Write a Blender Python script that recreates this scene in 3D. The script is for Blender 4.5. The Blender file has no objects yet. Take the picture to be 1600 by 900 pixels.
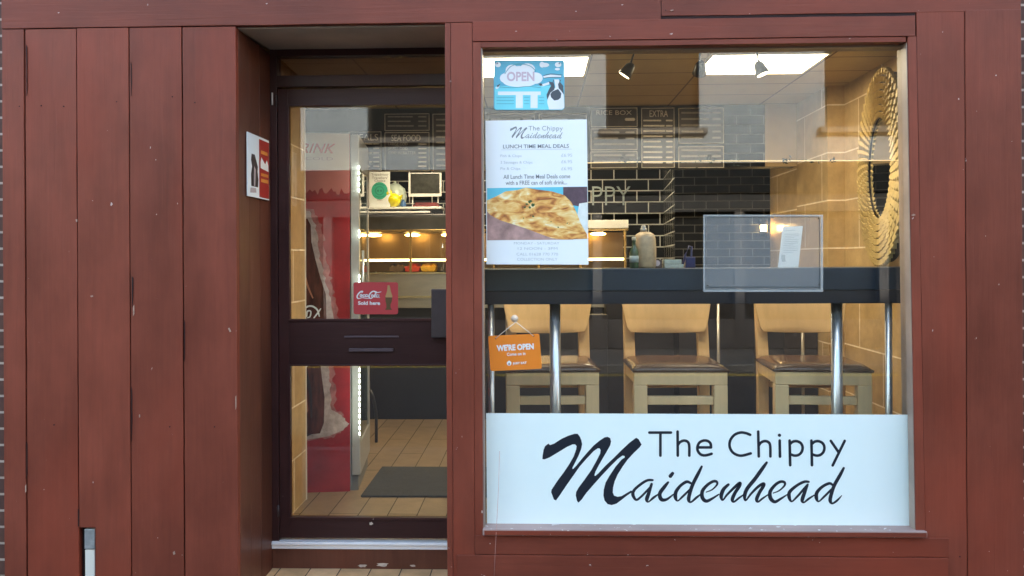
import bpy, bmesh, math, random
from mathutils import Vector, Matrix, noise as mnoise
R = math.radians
random.seed(7)
scene = bpy.context.scene
COL = scene.collection

# ------------------------------------------------------------------ camera
FPX = 1200.0; DIST = 3.43; EYE = 1.44
cam_d = bpy.data.cameras.new('camera'); cam = bpy.data.objects.new('camera', cam_d); COL.objects.link(cam)
cam_d.sensor_width = 36; cam_d.lens = FPX/1600*36; cam_d.shift_y = -45/1600
cam_d.clip_start = .05; cam_d.clip_end = 3000
CR = Matrix.Rotation(math.atan(35/FPX), 4, 'Z') @ Matrix.Rotation(R(90), 4, 'X') @ Matrix.Rotation(R(-.28), 4, 'Z')
cam.matrix_world = Matrix.Translation((0, -DIST, EYE)) @ CR
scene.camera = cam

# ------------------------------------------------------------------ world, sun, exposure
SUN_EL, SUN_AZ = 27, 20          # the sun stands behind the shop, so its front is in open shade
world = bpy.data.worlds.new('World'); scene.world = world; world.use_nodes = True
wn = world.node_tree; wn.nodes.clear()
sky = wn.nodes.new('ShaderNodeTexSky'); sky.sky_type = 'NISHITA'; sky.sun_disc = False
sky.sun_elevation = R(SUN_EL); sky.sun_rotation = R(SUN_AZ); sky.air_density = 1.0; sky.dust_density = 3.0; sky.ozone_density = 1.0
bg = wn.nodes.new('ShaderNodeBackground'); bg.inputs['Strength'].default_value = .15
wo = wn.nodes.new('ShaderNodeOutputWorld')
wn.links.new(sky.outputs[0], bg.inputs[0]); wn.links.new(bg.outputs[0], wo.inputs[0])
sd = bpy.data.lights.new('sun', 'SUN'); sd.energy = 2.0; sd.angle = R(.5); sd.color = (1, .95, .88)
sun = bpy.data.objects.new('sun', sd); COL.objects.link(sun)
az = R(SUN_AZ)
sdir = Vector((math.sin(az)*math.cos(R(SUN_EL)), math.cos(az)*math.cos(R(SUN_EL)), math.sin(R(SUN_EL))))
sun.rotation_euler = sdir.to_track_quat('Z', 'Y').to_euler(); sun.location = (0, 0, 20)
scene.view_settings.view_transform = 'Standard'; scene.view_settings.look = 'None'
scene.view_settings.gamma = 1; scene.view_settings.exposure = 3.4
scene.view_settings.use_white_balance = True; scene.view_settings.white_balance_temperature = 7600; scene.view_settings.white_balance_tint = 8
scene.cycles.use_denoising = True
scene.cycles.max_bounces = 8; scene.cycles.transparent_max_bounces = 16
scene.cycles.caustics_reflective = False; scene.cycles.caustics_refractive = False
scene.cycles.sample_clamp_indirect = 6

# ------------------------------------------------------------------ helpers
C3 = CR.to_3x3()
def P(px, py, Y):
    """point of the plane Y (metres behind the shop front) seen at a pixel of the 1600x900 photograph"""
    d = C3 @ Vector(((px-800)/FPX, (405-py)/FPX, -1))
    t = (Y+DIST)/d.y
    return Vector((d.x*t, Y, EYE+d.z*t))
def PX(px, py, X):
    d = C3 @ Vector(((px-800)/FPX, (405-py)/FPX, -1))
    t = X/d.x
    return Vector((X, d.y*t-DIST, EYE+d.z*t))
def srgb(r, g, b):
    f = lambda c: ((c/255+.055)/1.055)**2.4 if c > 10 else c/255/12.92
    return (f(r), f(g), f(b), 1)

MATS = {}
def N(nt, t, **kw):
    n = nt.nodes.new(t)
    for k, v in kw.items():
        if k in n.inputs: n.inputs[k].default_value = v
        else: setattr(n, k, v)
    return n
def mat(name, color, rough=.5, metal=0, spec=.5, var=.0, vscale=8, stretch=(1, 1, 1), bump=0, bscale=60, emit=None, estr=0, trans=0):
    if name in MATS: return MATS[name]
    m = bpy.data.materials.new(name); m.use_nodes = True; nt = m.node_tree
    b = nt.nodes['Principled BSDF']
    c = tuple(color)+(1,) if len(color) == 3 else color
    b.inputs['Base Color'].default_value = c
    b.inputs['Roughness'].default_value = rough; b.inputs['Metallic'].default_value = metal
    b.inputs['Specular IOR Level'].default_value = spec
    if trans: b.inputs['Transmission Weight'].default_value = trans
    if emit: b.inputs['Emission Color'].default_value = tuple(emit)+(1,) if len(emit) == 3 else emit; b.inputs['Emission Strength'].default_value = estr
    if var or bump:
        tc = N(nt, 'ShaderNodeTexCoord'); mp = N(nt, 'ShaderNodeMapping'); mp.inputs['Scale'].default_value = stretch
        nt.links.new(tc.outputs['Object'], mp.inputs[0])
    if var:
        nz = N(nt, 'ShaderNodeTexNoise', Scale=vscale, Detail=5.0, Roughness=.6); nt.links.new(mp.outputs[0], nz.inputs['Vector'])
        mr = N(nt, 'ShaderNodeMapRange'); mr.inputs[1].default_value = .3; mr.inputs[2].default_value = .7
        mr.inputs[3].default_value = 1-var; mr.inputs[4].default_value = 1+var
        nt.links.new(nz.outputs[0], mr.inputs[0])
        vm = N(nt, 'ShaderNodeVectorMath', operation='SCALE'); vm.inputs[0].default_value = c[:3]
        nt.links.new(mr.outputs[0], vm.inputs['Scale']); nt.links.new(vm.outputs[0], b.inputs['Base Color'])
    if bump:
        nb = N(nt, 'ShaderNodeTexNoise', Scale=bscale, Detail=4.0); nt.links.new(mp.outputs[0], nb.inputs['Vector'])
        bp = N(nt, 'ShaderNodeBump', Strength=bump, Distance=.004); nt.links.new(nb.outputs[0], bp.inputs['Height'])
        nt.links.new(bp.outputs[0], b.inputs['Normal'])
    MATS[name] = m; return m

def wood_paint(name, color, horizontal=False, rough=.42, chips=.745, chipcol=(.55, .42, .38, 1)):
    """weathered gloss paint on sawn boards: grain bump, blotchy fade, small chips"""
    m = bpy.data.materials.new(name); m.use_nodes = True; nt = m.node_tree; b = nt.nodes['Principled BSDF']; L = nt.links.new; b.inputs['Specular IOR Level'].default_value = .26
    tc = N(nt, 'ShaderNodeTexCoord'); geo = N(nt, 'ShaderNodeNewGeometry')
    g = N(nt, 'ShaderNodeMapping'); g.inputs['Scale'].default_value = (1.2, 20, 26) if horizontal else (26, 20, 1.2)
    L(tc.outputs['Object'], g.inputs[0])
    # per-board shift, so that neighbouring boards differ
    off = N(nt, 'ShaderNodeVectorMath', operation='SCALE'); off.inputs[0].default_value = (7.3, 3.1, 5.7)
    L(geo.outputs['Random Per Island'], off.inputs['Scale'])
    add = N(nt, 'ShaderNodeVectorMath', operation='ADD'); L(g.outputs[0], add.inputs[0]); L(off.outputs[0], add.inputs[1])
    grain = N(nt, 'ShaderNodeTexNoise', Scale=2.2, Detail=7.0, Roughness=.62, Distortion=.6); L(add.outputs[0], grain.inputs['Vector'])
    blot = N(nt, 'ShaderNodeTexNoise', Scale=2.3, Detail=4.0, Roughness=.6)
    am = N(nt, 'ShaderNodeMapping'); am.inputs['Scale'].default_value = (.7, 1, 1.5) if horizontal else (1.6, 1, .8)
    L(tc.outputs['Object'], am.inputs[0])
    add2 = N(nt, 'ShaderNodeVectorMath', operation='ADD'); L(am.outputs[0], add2.inputs[0]); L(off.outputs[0], add2.inputs[1])
    L(add2.outputs[0], blot.inputs['Vector'])
    r1 = N(nt, 'ShaderNodeMapRange'); r1.inputs[1].default_value = .3; r1.inputs[2].default_value = .7; r1.inputs[3].default_value = .78; r1.inputs[4].default_value = 1.24
    L(blot.outputs[0], r1.inputs[0])
    r2 = N(nt, 'ShaderNodeMapRange'); r2.inputs[1].default_value = .3; r2.inputs[2].default_value = .7; r2.inputs[3].default_value = .93; r2.inputs[4].default_value = 1.07
    L(grain.outputs[0], r2.inputs[0])
    r3 = N(nt, 'ShaderNodeMapRange'); r3.inputs[3].default_value = .88; r3.inputs[4].default_value = 1.12; L(geo.outputs['Random Per Island'], r3.inputs[0])
    mu = N(nt, 'ShaderNodeMath', operation='MULTIPLY'); L(r1.outputs[0], mu.inputs[0]); L(r2.outputs[0], mu.inputs[1])
    mu2 = N(nt, 'ShaderNodeMath', operation='MULTIPLY'); L(mu.outputs[0], mu2.inputs[0]); L(r3.outputs[0], mu2.inputs[1])
    sc = N(nt, 'ShaderNodeVectorMath', operation='SCALE'); sc.inputs[0].default_value = color[:3]; L(mu2.outputs[0], sc.inputs['Scale'])
    # redder, fresher paint in patches
    fr = N(nt, 'ShaderNodeTexNoise', Scale=1.1, Detail=3.0); L(add2.outputs[0], fr.inputs['Vector'])
    frr = N(nt, 'ShaderNodeMapRange'); frr.inputs[1].default_value = .52; frr.inputs[2].default_value = .72; frr.inputs[3].default_value = 0; frr.inputs[4].default_value = .55
    L(fr.outputs[0], frr.inputs[0])
    mxr = N(nt, 'ShaderNodeMix', data_type='RGBA'); L(frr.outputs[0], mxr.inputs[0]); L(sc.outputs[0], mxr.inputs[6])
    mxr.inputs[7].default_value = (color[0]*1.35, color[1]*.95, color[2]*.8, 1)
    # chips
    ch = N(nt, 'ShaderNodeTexNoise', Scale=34.0, Detail=3.0, Roughness=.55)
    cm = N(nt, 'ShaderNodeMapping'); cm.inputs['Scale'].default_value = (.7, 1, 1.3) if horizontal else (1.3, 1, .7); L(tc.outputs['Object'], cm.inputs[0]); L(cm.outputs[0], ch.inputs['Vector'])
    gt = N(nt, 'ShaderNodeMath', operation='GREATER_THAN'); gt.inputs[1].default_value = chips; L(ch.outputs[0], gt.inputs[0])
    mx = N(nt, 'ShaderNodeMix', data_type='RGBA'); L(gt.outputs[0], mx.inputs[0]); L(mxr.outputs[2], mx.inputs[6]); mx.inputs[7].default_value = chipcol
    st = N(nt, 'ShaderNodeTexNoise', Scale=5.0, Detail=8.0, Roughness=.7); sm = N(nt, 'ShaderNodeMapping'); sm.inputs['Scale'].default_value = (.5, 1, 9) if horizontal else (9, 1, .5)
    L(tc.outputs['Object'], sm.inputs[0]); L(sm.outputs[0], st.inputs['Vector'])
    sr = N(nt, 'ShaderNodeMapRange'); sr.inputs[1].default_value = .60; sr.inputs[2].default_value = .80; sr.inputs[3].default_value = 0; sr.inputs[4].default_value = .22; L(st.outputs[0], sr.inputs[0])
    mx2 = N(nt, 'ShaderNodeMix', data_type='RGBA'); L(sr.outputs[0], mx2.inputs[0]); L(mx.outputs[2], mx2.inputs[6]); mx2.inputs[7].default_value = (min(1, color[0]*1.8), color[1]*2.4, color[2]*2.6, 1)
    L(mx2.outputs[2], b.inputs['Base Color'])
    rr = N(nt, 'ShaderNodeMapRange'); rr.inputs[3].default_value = rough-.08; rr.inputs[4].default_value = rough+.14; L(blot.outputs[0], rr.inputs[0]); L(rr.outputs[0], b.inputs['Roughness'])
    hs = N(nt, 'ShaderNodeMath', operation='MULTIPLY_ADD'); hs.inputs[1].default_value = -1.2; L(gt.outputs[0], hs.inputs[0]); L(grain.outputs[0], hs.inputs[2])
    bp = N(nt, 'ShaderNodeBump', Strength=.4, Distance=.003); L(hs.outputs[0], bp.inputs['Height']); L(bp.outputs[0], b.inputs['Normal'])
    MATS[name] = m; return m

def tile_mat(name, c1, c2, grout, w, h, axis, mortar=.006, rough=.25, offset=.5, var=.12, bump=.5, shift=(0, 0), spec=.5):
    """real tiles: brick texture laid in metres on the plane given by axis ('xz','yz','xy','yx')"""
    m = bpy.data.materials.new(name); m.use_nodes = True; nt = m.node_tree; b = nt.nodes['Principled BSDF']; L = nt.links.new
    tc = N(nt, 'ShaderNodeTexCoord'); sp = N(nt, 'ShaderNodeSeparateXYZ'); cb = N(nt, 'ShaderNodeCombineXYZ'); L(tc.outputs['Object'], sp.inputs[0])
    ix = {'x': 0, 'y': 1, 'z': 2}
    for k in range(2):
        ad = N(nt, 'ShaderNodeMath', operation='ADD'); ad.inputs[1].default_value = shift[k]
        L(sp.outputs[ix[axis[k]]], ad.inputs[0]); L(ad.outputs[0], cb.inputs[k])
    b.inputs['Specular IOR Level'].default_value = spec
    br = N(nt, 'ShaderNodeTexBrick'); br.offset = offset
    br.inputs['Color1'].default_value = c1; br.inputs['Color2'].default_value = c2; br.inputs['Mortar'].default_value = grout
    br.inputs['Scale'].default_value = 1; br.inputs['Mortar Size'].default_value = mortar/2; br.inputs['Brick Width'].default_value = w; br.inputs['Row Height'].default_value = h
    br.inputs['Mortar Smooth'].default_value = .1; L(cb.outputs[0], br.inputs['Vector'])
    nz = N(nt, 'ShaderNodeTexNoise', Scale=9.0, Detail=6.0, Roughness=.65); L(tc.outputs['Object'], nz.inputs['Vector'])
    mr = N(nt, 'ShaderNodeMapRange'); mr.inputs[1].default_value = .3; mr.inputs[2].default_value = .7; mr.inputs[3].default_value = 1-var; mr.inputs[4].default_value = 1+var; L(nz.outputs[0], mr.inputs[0])
    sc = N(nt, 'ShaderNodeVectorMath', operation='SCALE'); L(br.outputs[0], sc.inputs[0]); L(mr.outputs[0], sc.inputs['Scale']); L(sc.outputs[0], b.inputs['Base Color'])
    ra = N(nt, 'ShaderNodeMapRange'); ra.inputs[3].default_value = rough; ra.inputs[4].default_value = .8; L(br.outputs[1], ra.inputs[0]); L(ra.outputs[0], b.inputs['Roughness'])
    bp = N(nt, 'ShaderNodeBump', Strength=bump, Distance=.003, invert=True); L(br.outputs[1], bp.inputs['Height']); L(bp.outputs[0], b.inputs['Normal'])
    MATS[name] = m; return m

def glass_mat(name, f0=.085, tint=(1, 1, 1, 1)):
    m = bpy.data.materials.new(name); m.use_nodes = True; nt = m.node_tree; L = nt.links.new
    nt.nodes.remove(nt.nodes['Principled BSDF']); out = nt.nodes['Material Output']
    geo = N(nt, 'ShaderNodeNewGeometry'); dot = N(nt, 'ShaderNodeVectorMath', operation='DOT_PRODUCT')
    L(geo.outputs['Normal'], dot.inputs[0]); L(geo.outputs['Incoming'], dot.inputs[1])
    ab = N(nt, 'ShaderNodeMath', operation='ABSOLUTE'); L(dot.outputs['Value'], ab.inputs[0])
    om = N(nt, 'ShaderNodeMath', operation='SUBTRACT', use_clamp=True); om.inputs[0].default_value = 1; L(ab.outputs[0], om.inputs[1])
    pw = N(nt, 'ShaderNodeMath', operation='POWER'); pw.inputs[1].default_value = 5; L(om.outputs[0], pw.inputs[0])
    ma = N(nt, 'ShaderNodeMath', operation='MULTIPLY_ADD'); ma.inputs[1].default_value = 1-f0; ma.inputs[2].default_value = f0; L(pw.outputs[0], ma.inputs[0])
    tr = N(nt, 'ShaderNodeBsdfTransparent'); tr.inputs[0].default_value = tint
    gl = N(nt, 'ShaderNodeBsdfGlossy'); gl.inputs['Roughness'].default_value = .0; gl.inputs['Color'].default_value = (1, 1, 1, 1)
    # very slight waviness of the sheet
    nz = N(nt, 'ShaderNodeTexNoise', Scale=1.5, Detail=1.0); tc = N(nt, 'ShaderNodeTexCoord'); L(tc.outputs['Object'], nz.inputs['Vector'])
    bp = N(nt, 'ShaderNodeBump', Strength=.12, Distance=.004); L(nz.outputs[0], bp.inputs['Height']); L(bp.outputs[0], gl.inputs['Normal'])
    mx = N(nt, 'ShaderNodeMixShader'); L(ma.outputs[0], mx.inputs[0]); L(tr.outputs[0], mx.inputs[1]); L(gl.outputs[0], mx.inputs[2]); L(mx.outputs[0], out.inputs[0])
    MATS[name] = m; return m

WL = {}
def thing(name, label, cat, loc=(0, 0, 0), group=None):
    o = bpy.data.objects.new(name, None); COL.objects.link(o); o.location = loc; o.empty_display_size = .1
    o['label'] = label; o['category'] = cat
    if group: o['group'] = group
    WL[o.name] = Vector(loc); return o
def tag(o, label, cat, group=None):
    o['label'] = label; o['category'] = cat
    if group: o['group'] = group
    return o
def struct(o): o['kind'] = 'structure'; return o

class MB:
    def __init__(s): s.bm = bmesh.new()
    def box(s, x0, x1, y0, y1, z0, z1):
        if x0 > x1: x0, x1 = x1, x0
        if y0 > y1: y0, y1 = y1, y0
        if z0 > z1: z0, z1 = z1, z0
        v = [s.bm.verts.new((x, y, z)) for x in (x0, x1) for y in (y0, y1) for z in (z0, z1)]
        for f in ((0, 1, 3, 2), (4, 6, 7, 5), (0, 4, 5, 1), (2, 3, 7, 6), (0, 2, 6, 4), (1, 5, 7, 3)): s.bm.faces.new([v[i] for i in f])
        return s
    def face(s, pts):
        s.bm.faces.new([s.bm.verts.new(p) for p in pts]); return s
    def prism(s, pts, d):
        """extrude the polygon pts by the vector d"""
        d = Vector(d); a = [s.bm.verts.new(p) for p in pts]; b = [s.bm.verts.new(Vector(p)+d) for p in pts]; n = len(a)
        s.bm.faces.new(a); s.bm.faces.new(b[::-1])
        for i in range(n): s.bm.faces.new((a[i], b[i], b[(i+1) % n], a[(i+1) % n]))
        return s
    def tube(s, pts, r, n=12, caps=True):
        pts = [Vector(p) for p in pts]; rings = []
        for i, p in enumerate(pts):
            t = (pts[min(i+1, len(pts)-1)]-pts[max(i-1, 0)]).normalized()
            u = t.cross(Vector((0, 0, 1)) if abs(t.z) < .9 else Vector((1, 0, 0))).normalized(); w = t.cross(u)
            rr = r[i] if isinstance(r, (list, tuple)) else r
            rings.append([s.bm.verts.new(p+(u*math.cos(2*math.pi*k/n)+w*math.sin(2*math.pi*k/n))*rr) for k in range(n)])
        for a, b in zip(rings, rings[1:]):
            for k in range(n): s.bm.faces.new((a[k], a[(k+1) % n], b[(k+1) % n], b[k])).smooth = True
        if caps: s.bm.faces.new(rings[0][::-1]); s.bm.faces.new(rings[-1])
        return s
    def lathe(s, c, prof, n=24, flat=1.0):
        c = Vector(c); rings = []
        for r, z in prof:
            rings.append([s.bm.verts.new(c+Vector((r*math.cos(2*math.pi*k/n), flat*r*math.sin(2*math.pi*k/n), z))) for k in range(n)])
        for a, b in zip(rings, rings[1:]):
            for k in range(n): s.bm.faces.new((a[k], a[(k+1) % n], b[(k+1) % n], b[k])).smooth = True
        s.bm.faces.new(rings[0][::-1]); s.bm.faces.new(rings[-1]); return s
    def ball(s, c, r, seg=10, sx=1, sy=1, sz=1):
        ret = bmesh.ops.create_uvsphere(s.bm, u_segments=seg, v_segments=max(6, seg//2+2), radius=r)
        for v in ret['verts']: v.co = Vector((v.co.x*sx, v.co.y*sy, v.co.z*sz))+Vector(c)
        for v in ret['verts']:
            for f in v.link_faces: f.smooth = True
        return s
    def wobble(s, ax, amp=.0016, step=.05):
        """hand-cut boards: long edges wander a little"""
        ed = [e for e in s.bm.edges if abs((e.verts[0].co-e.verts[1].co)[ax]) > .4]
        if ed:
            bmesh.ops.subdivide_edges(s.bm, edges=ed, cuts=30, use_grid_fill=True)
            for v in s.bm.verts:
                c = v.co; n = mnoise.noise(Vector((c.x*(3 if ax == 0 else 40), 7, c.z*(3 if ax == 2 else 40)))); n2 = mnoise.noise(Vector((c.x*(11 if ax == 0 else 40), 3, c.z*(11 if ax == 2 else 40))))
                k = 0 if ax == 2 else 2
                c[k] += amp*(n+.6*n2)
                c.y += .0012*mnoise.noise(Vector((c.x*2, 0, c.z*2)))
        return s
    def split(s, name, m, parent=None, bevel=0):
        """every separate piece becomes an object of its own"""
        s.bm.verts.ensure_lookup_table(); seen = set(); out = []
        for v0 in s.bm.verts:
            if v0 in seen: continue
            isl = []; st = [v0]; seen.add(v0)
            while st:
                v = st.pop(); isl.append(v)
                for e in v.link_edges:
                    w = e.other_vert(v)
                    if w not in seen: seen.add(w); st.append(w)
            q = MB(); mp_ = {v: q.bm.verts.new(v.co) for v in isl}
            for f in {f for v in isl for f in v.link_faces}: q.bm.faces.new([mp_[v] for v in f.verts]).smooth = f.smooth
            out.append(q.build(name, m, parent, bevel))
        s.bm.free(); return out
    def build(s, name, m, parent=None, bevel=0, recalc=True, seg=2):
        if recalc: bmesh.ops.recalc_face_normals(s.bm, faces=s.bm.faces)
        me = bpy.data.meshes.new(name); s.bm.to_mesh(me); s.bm.free()
        o = bpy.data.objects.new(name, me); COL.objects.link(o); me.materials.append(m)
        if parent is not None:
            o.parent = parent; o.location = -WL.get(parent.name, Vector((0, 0, 0)))
        if bevel:
            md = o.modifiers.new('bevel', 'BEVEL'); md.width = bevel; md.segments = seg; md.limit_method = 'ANGLE'
        return o

def catmull(pts, k=5):
    out = []; n = len(pts)
    for i in range(n-1):
        p0 = pts[max(i-1, 0)]; p1 = pts[i]; p2 = pts[i+1]; p3 = pts[min(i+2, n-1)]
        for j in range(k):
            t = j/k
            out.append(tuple(.5*((2*b)+(-a+c)*t+(2*a-5*b+4*c-d)*t*t+(-a+3*b-3*c+d)*t*t*t) for a, b, c, d in zip(p0, p1, p2, p3)))
    out.append(tuple(pts[-1])); return out

class Sheet:
    """flat print on a plane parallel to the shop front; positions in photograph pixels, turned into metres"""
    def __init__(s, Y, xf=None): s.Y = Y; s.xf = xf; s.bm = bmesh.new(); s.k = 0
    def at(s, x, y): return s.xf(x, y, s.k*1e-5) if s.xf else P(x, y, s.Y-s.k*1e-5)
    def poly(s, pts):
        s.bm.faces.new([s.bm.verts.new(s.at(*p)) for p in pts]); s.k += 1; return s
    def rect(s, x0, y0, x1, y1): return s.poly([(x0, y0), (x1, y0), (x1, y1), (x0, y1)])
    def rrect(s, x0, y0, x1, y1, r):
        pts = []
        for cx, cy, a0 in ((x1-r, y1-r, 0), (x0+r, y1-r, 90), (x0+r, y0+r, 180), (x1-r, y0+r, 270)):
            for j in range(6): a = R(a0+j*18); pts.append((cx+r*math.cos(a), cy+r*math.sin(a)))
        return s.poly(pts)
    def oval(s, cx, cy, rx, ry, n=28): return s.poly([(cx+rx*math.cos(2*math.pi*i/n), cy+ry*math.sin(2*math.pi*i/n)) for i in range(n)])
    def stroke(s, pts, smooth=True):
        """pts: (x, y, width)"""
        q = catmull(pts, 6) if smooth and len(pts) > 2 else pts
        # rounded ends
        def cap(a, b):
            dx, dy = a[0]-b[0], a[1]-b[1]; l = math.hypot(dx, dy) or 1
            return [(a[0]+dx/l*a[2]*.5*math.sin(t), a[1]+dy/l*a[2]*.5*math.sin(t), a[2]*math.cos(t)) for t in (R(85), R(60), R(30))]
        q = cap(q[0], q[1])+list(q)+cap(q[-1], q[-2])[::-1]
        L = []; Rr = []
        for i, p in enumerate(q):
            a = q[max(i-1, 0)]; b = q[min(i+1, len(q)-1)]; dx, dy = b[0]-a[0], b[1]-a[1]; l = math.hypot(dx, dy) or 1; w = p[2]/2
            L.append(s.bm.verts.new(s.at(p[0]-dy/l*w, p[1]+dx/l*w))); Rr.append(s.bm.verts.new(s.at(p[0]+dy/l*w, p[1]-dx/l*w)))
        for i in range(len(q)-1): s.bm.faces.new((L[i], L[i+1], Rr[i+1], Rr[i]))
        s.k += 1; return s
    def line(s, x0, y0, x1, y1, w): return s.stroke([(x0, y0, w), (x1, y1, w)], False)
    def text(s, body, x0, y0, x1, y1, bold=0, rot=0, shear=0):
        """fit the writing into the box"""
        cu = bpy.data.curves.new('t', 'FONT'); cu.body = body; cu.offset = bold; cu.resolution_u = 3; cu.shear = shear
        ob = bpy.data.objects.new('t', cu); COL.objects.link(ob)
        dg = bpy.context.evaluated_depsgraph_get(); me = bpy.data.meshes.new_from_object(ob.evaluated_get(dg))
        xs = [v.co.x for v in me.vertices]; ys = [v.co.y for v in me.vertices]
        a, b, c, d = min(xs), max(xs), min(ys), max(ys); cx, cy = (x0+x1)/2, (y0+y1)/2; cs, sn = math.cos(R(rot)), math.sin(R(rot))
        vs = []
        for v in me.vertices:
            u = x0+(v.co.x-a)/(b-a)*(x1-x0)-cx; w = y1-(v.co.y-c)/(d-c)*(y1-y0)-cy
            vs.append(s.bm.verts.new(s.at(cx+u*cs-w*sn, cy+u*sn+w*cs)))
        for p in me.polygons:
            try: s.bm.faces.new([vs[i] for i in p.vertices])
            except ValueError: pass
        bpy.data.objects.remove(ob); bpy.data.curves.remove(cu); bpy.data.meshes.remove(me); s.k += 1; return s
    def build(s, name, m, parent=None, solid=0):
        s.bm.normal_update()
        me = bpy.data.meshes.new(name); s.bm.to_mesh(me); s.bm.free()
        o = bpy.data.objects.new(name, me); COL.objects.link(o); me.materials.append(m)
        if parent is not None: o.parent = parent; o.location = -WL.get(parent.name, Vector((0, 0, 0)))
        if solid:
            md = o.modifiers.new('solid', 'SOLIDIFY'); md.thickness = solid; md.offset = 0
        return o

# ------------------------------------------------------------------ materials
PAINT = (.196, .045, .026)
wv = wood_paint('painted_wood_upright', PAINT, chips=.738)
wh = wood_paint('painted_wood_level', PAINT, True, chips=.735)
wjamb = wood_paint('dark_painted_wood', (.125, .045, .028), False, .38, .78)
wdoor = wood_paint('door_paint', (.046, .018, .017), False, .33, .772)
wdoorh = wood_paint('door_paint_level', (.046, .018, .017), True, .33, .772)
wsill = wood_paint('sill_paint', (.33, .23, .205), True, .5, .66, (.65, .6, .57, 1))
wreveal = mat('reveal_paint', (.30, .23, .19), .5, var=.2, vscale=5)
gap = mat('shadow_gap', (.02, .006, .005), .9)
white_soffit = mat('soffit_paint', (.50, .43, .36), .7, var=.15, vscale=3)
alu = mat('aluminium', (.88, .88, .88), .45, .15, var=.08, vscale=30, stretch=(.1, 1, 5))
chrome = mat('chrome', (.60, .64, .68), .30, .85)
black_metal = mat('black_metal', (.02, .02, .02), .4)
lockgrey = mat('lock_case', (.06, .045, .045), .45, .2, var=.15, vscale=12)
vinyl = mat('white_vinyl', (.82, .95, .92), .35, var=.012, vscale=2)
ink = mat('black_ink', (.012, .018, .028), .3)
paper = mat('paper', (.83, .88, .88), .5)
white = mat('white_plastic', (.8, .8, .78), .35)
greyink = mat('grey_ink', (.22, .24, .25), .6)
paleink = mat('pale_ink', (.50, .55, .56), .6)
steel = mat('stainless', (.55, .53, .47), .34, .8, var=.08, vscale=6, stretch=(1, 1, 6))
glass = glass_mat('window_glass', .052, (.97, .985, .975, 1))
tan_tile_yz = tile_mat('tan_wall_tile', (.50, .345, .17, 1), (.43, .29, .135, 1), (.85, .72, .54, 1), .62, .30, 'yz', .009, .3, .5, .2)
tan_plain = mat('tan_wall', (.46, .33, .18), .5, var=.12, vscale=4)
floor_tile = tile_mat('floor_tile', (.25, .175, .105, 1), (.20, .14, .08, 1), (.045, .032, .02, 1), .9, .167, 'yx', .006, .35, .5, .2)
step_tile = tile_mat('step_tile', (.72, .46, .25, 1), (.62, .38, .19, 1), (.05, .04, .03, 1), .5, .155, 'yx', .006, .6, .0, .22, shift=(0, .06))
black_tile = tile_mat('black_tile', (.004, .005, .005, 1), (.007, .008, .008, 1), (.75, .75, .72, 1), .225, .111, 'xz', .011, .3, .5, .05, spec=.05)
black_tile2 = tile_mat('black_tile_small', (.002, .0025, .003, 1), (.004, .0045, .005, 1), (.17, .17, .165, 1), .19, .066, 'xz', .006, .3, .5, .05, spec=.05)
black_tile_yz = tile_mat('black_tile_return', (.008, .010, .010, 1), (.012, .013, .013, 1), (.5, .5, .48, 1), .225, .111, 'yz', .011, .2, .5, .05, spec=.15)
ceil_m = tile_mat('ceiling_tile', (.52, .37, .185, 1), (.50, .355, .175, 1), (.17, .11, .06, 1), .64, .31, 'xy', .012, .8, .0, .05, .4, shift=(-.31, -.135))

# ================================================================== the shop building
def fx(px, Y=0): return P(px, 450, Y).x
def fz(py, px=1000, Y=0): return P(px, py, Y).z
shop = thing('shop_building', 'takeaway shop front of weathered brown-red painted boards with recessed door and wide window', 'shop')
Xpl, Xpr = fx(697), fx(740)          # post between door and window
wx0, wx1 = fx(753), fx(1419)         # window opening
zwt = fz(70, 1085); zwb = fz(823, 1085)
zbeam = fz(41, 300)
GL = -.14                            # pavement level below the shop floor
# left cladding: upright boards with open joints
m = MB(); edges = [5, 41, 122, 204, 287, 370]
for a, b, dy, g in zip(edges, edges[1:], (.002, 0, .0025, .001, 0), (1.6, 1.2, 1.1, 1.4, 0)):
    x0, x1 = fx(a), fx(b)
    if a == 122:  # notch cut for the metal strip
        n0, n1, nz = fx(124.5), fx(147.5), fz(824, 135)
        notch = ([(x0+.0015, -dy, nz), (x0+.0015, -dy, zbeam-.003), (x1-.004*g/1.2, -dy, zbeam-.003), (x1-.004*g/1.2, -dy, -.14), (n1, -dy, -.14), (n1, -dy, nz)], (0, .03, 0))
    else: m.box(x0+.0012, x1-(.0042*g/1.2 if g else 0), -dy, .03-dy, -.14, zbeam-.0035)
m.wobble(2); m.prism(*notch); m.build('cladding', wv, shop, .0014)
MB().box(fx(5)+.002, fx(368), .031, .06, -.14, zbeam).build('backing', gap, shop)
# nail heads and holes, each a shallow dark pit head
m = MB()
for px, py in ((64, 165), (99, 166), (182, 159), (269, 151), (304, 160), (30, 166), (265, 667), (84, 664), (335, 667), (222, 180), (152, 240)):
    p = P(px, py, -.003); m.lathe((0, 0, 0), [(.0022, 0), (.0022, .0006)], 8)
    for v in m.bm.verts[-16:] if False else []: pass
m.bm.free(); m = MB()
for px, py in ((64, 165), (99, 166), (182, 159), (269, 151), (304, 160), (30, 166), (265, 667), (84, 664), (335, 667), (906, 47), (1040, 16), (1500, 870)):
    p = P(px, py, -.0035); m.tube([p, p+Vector((0, .003, 0))], .0028, 8)
m.split('nail_hole', gap, shop)
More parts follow.
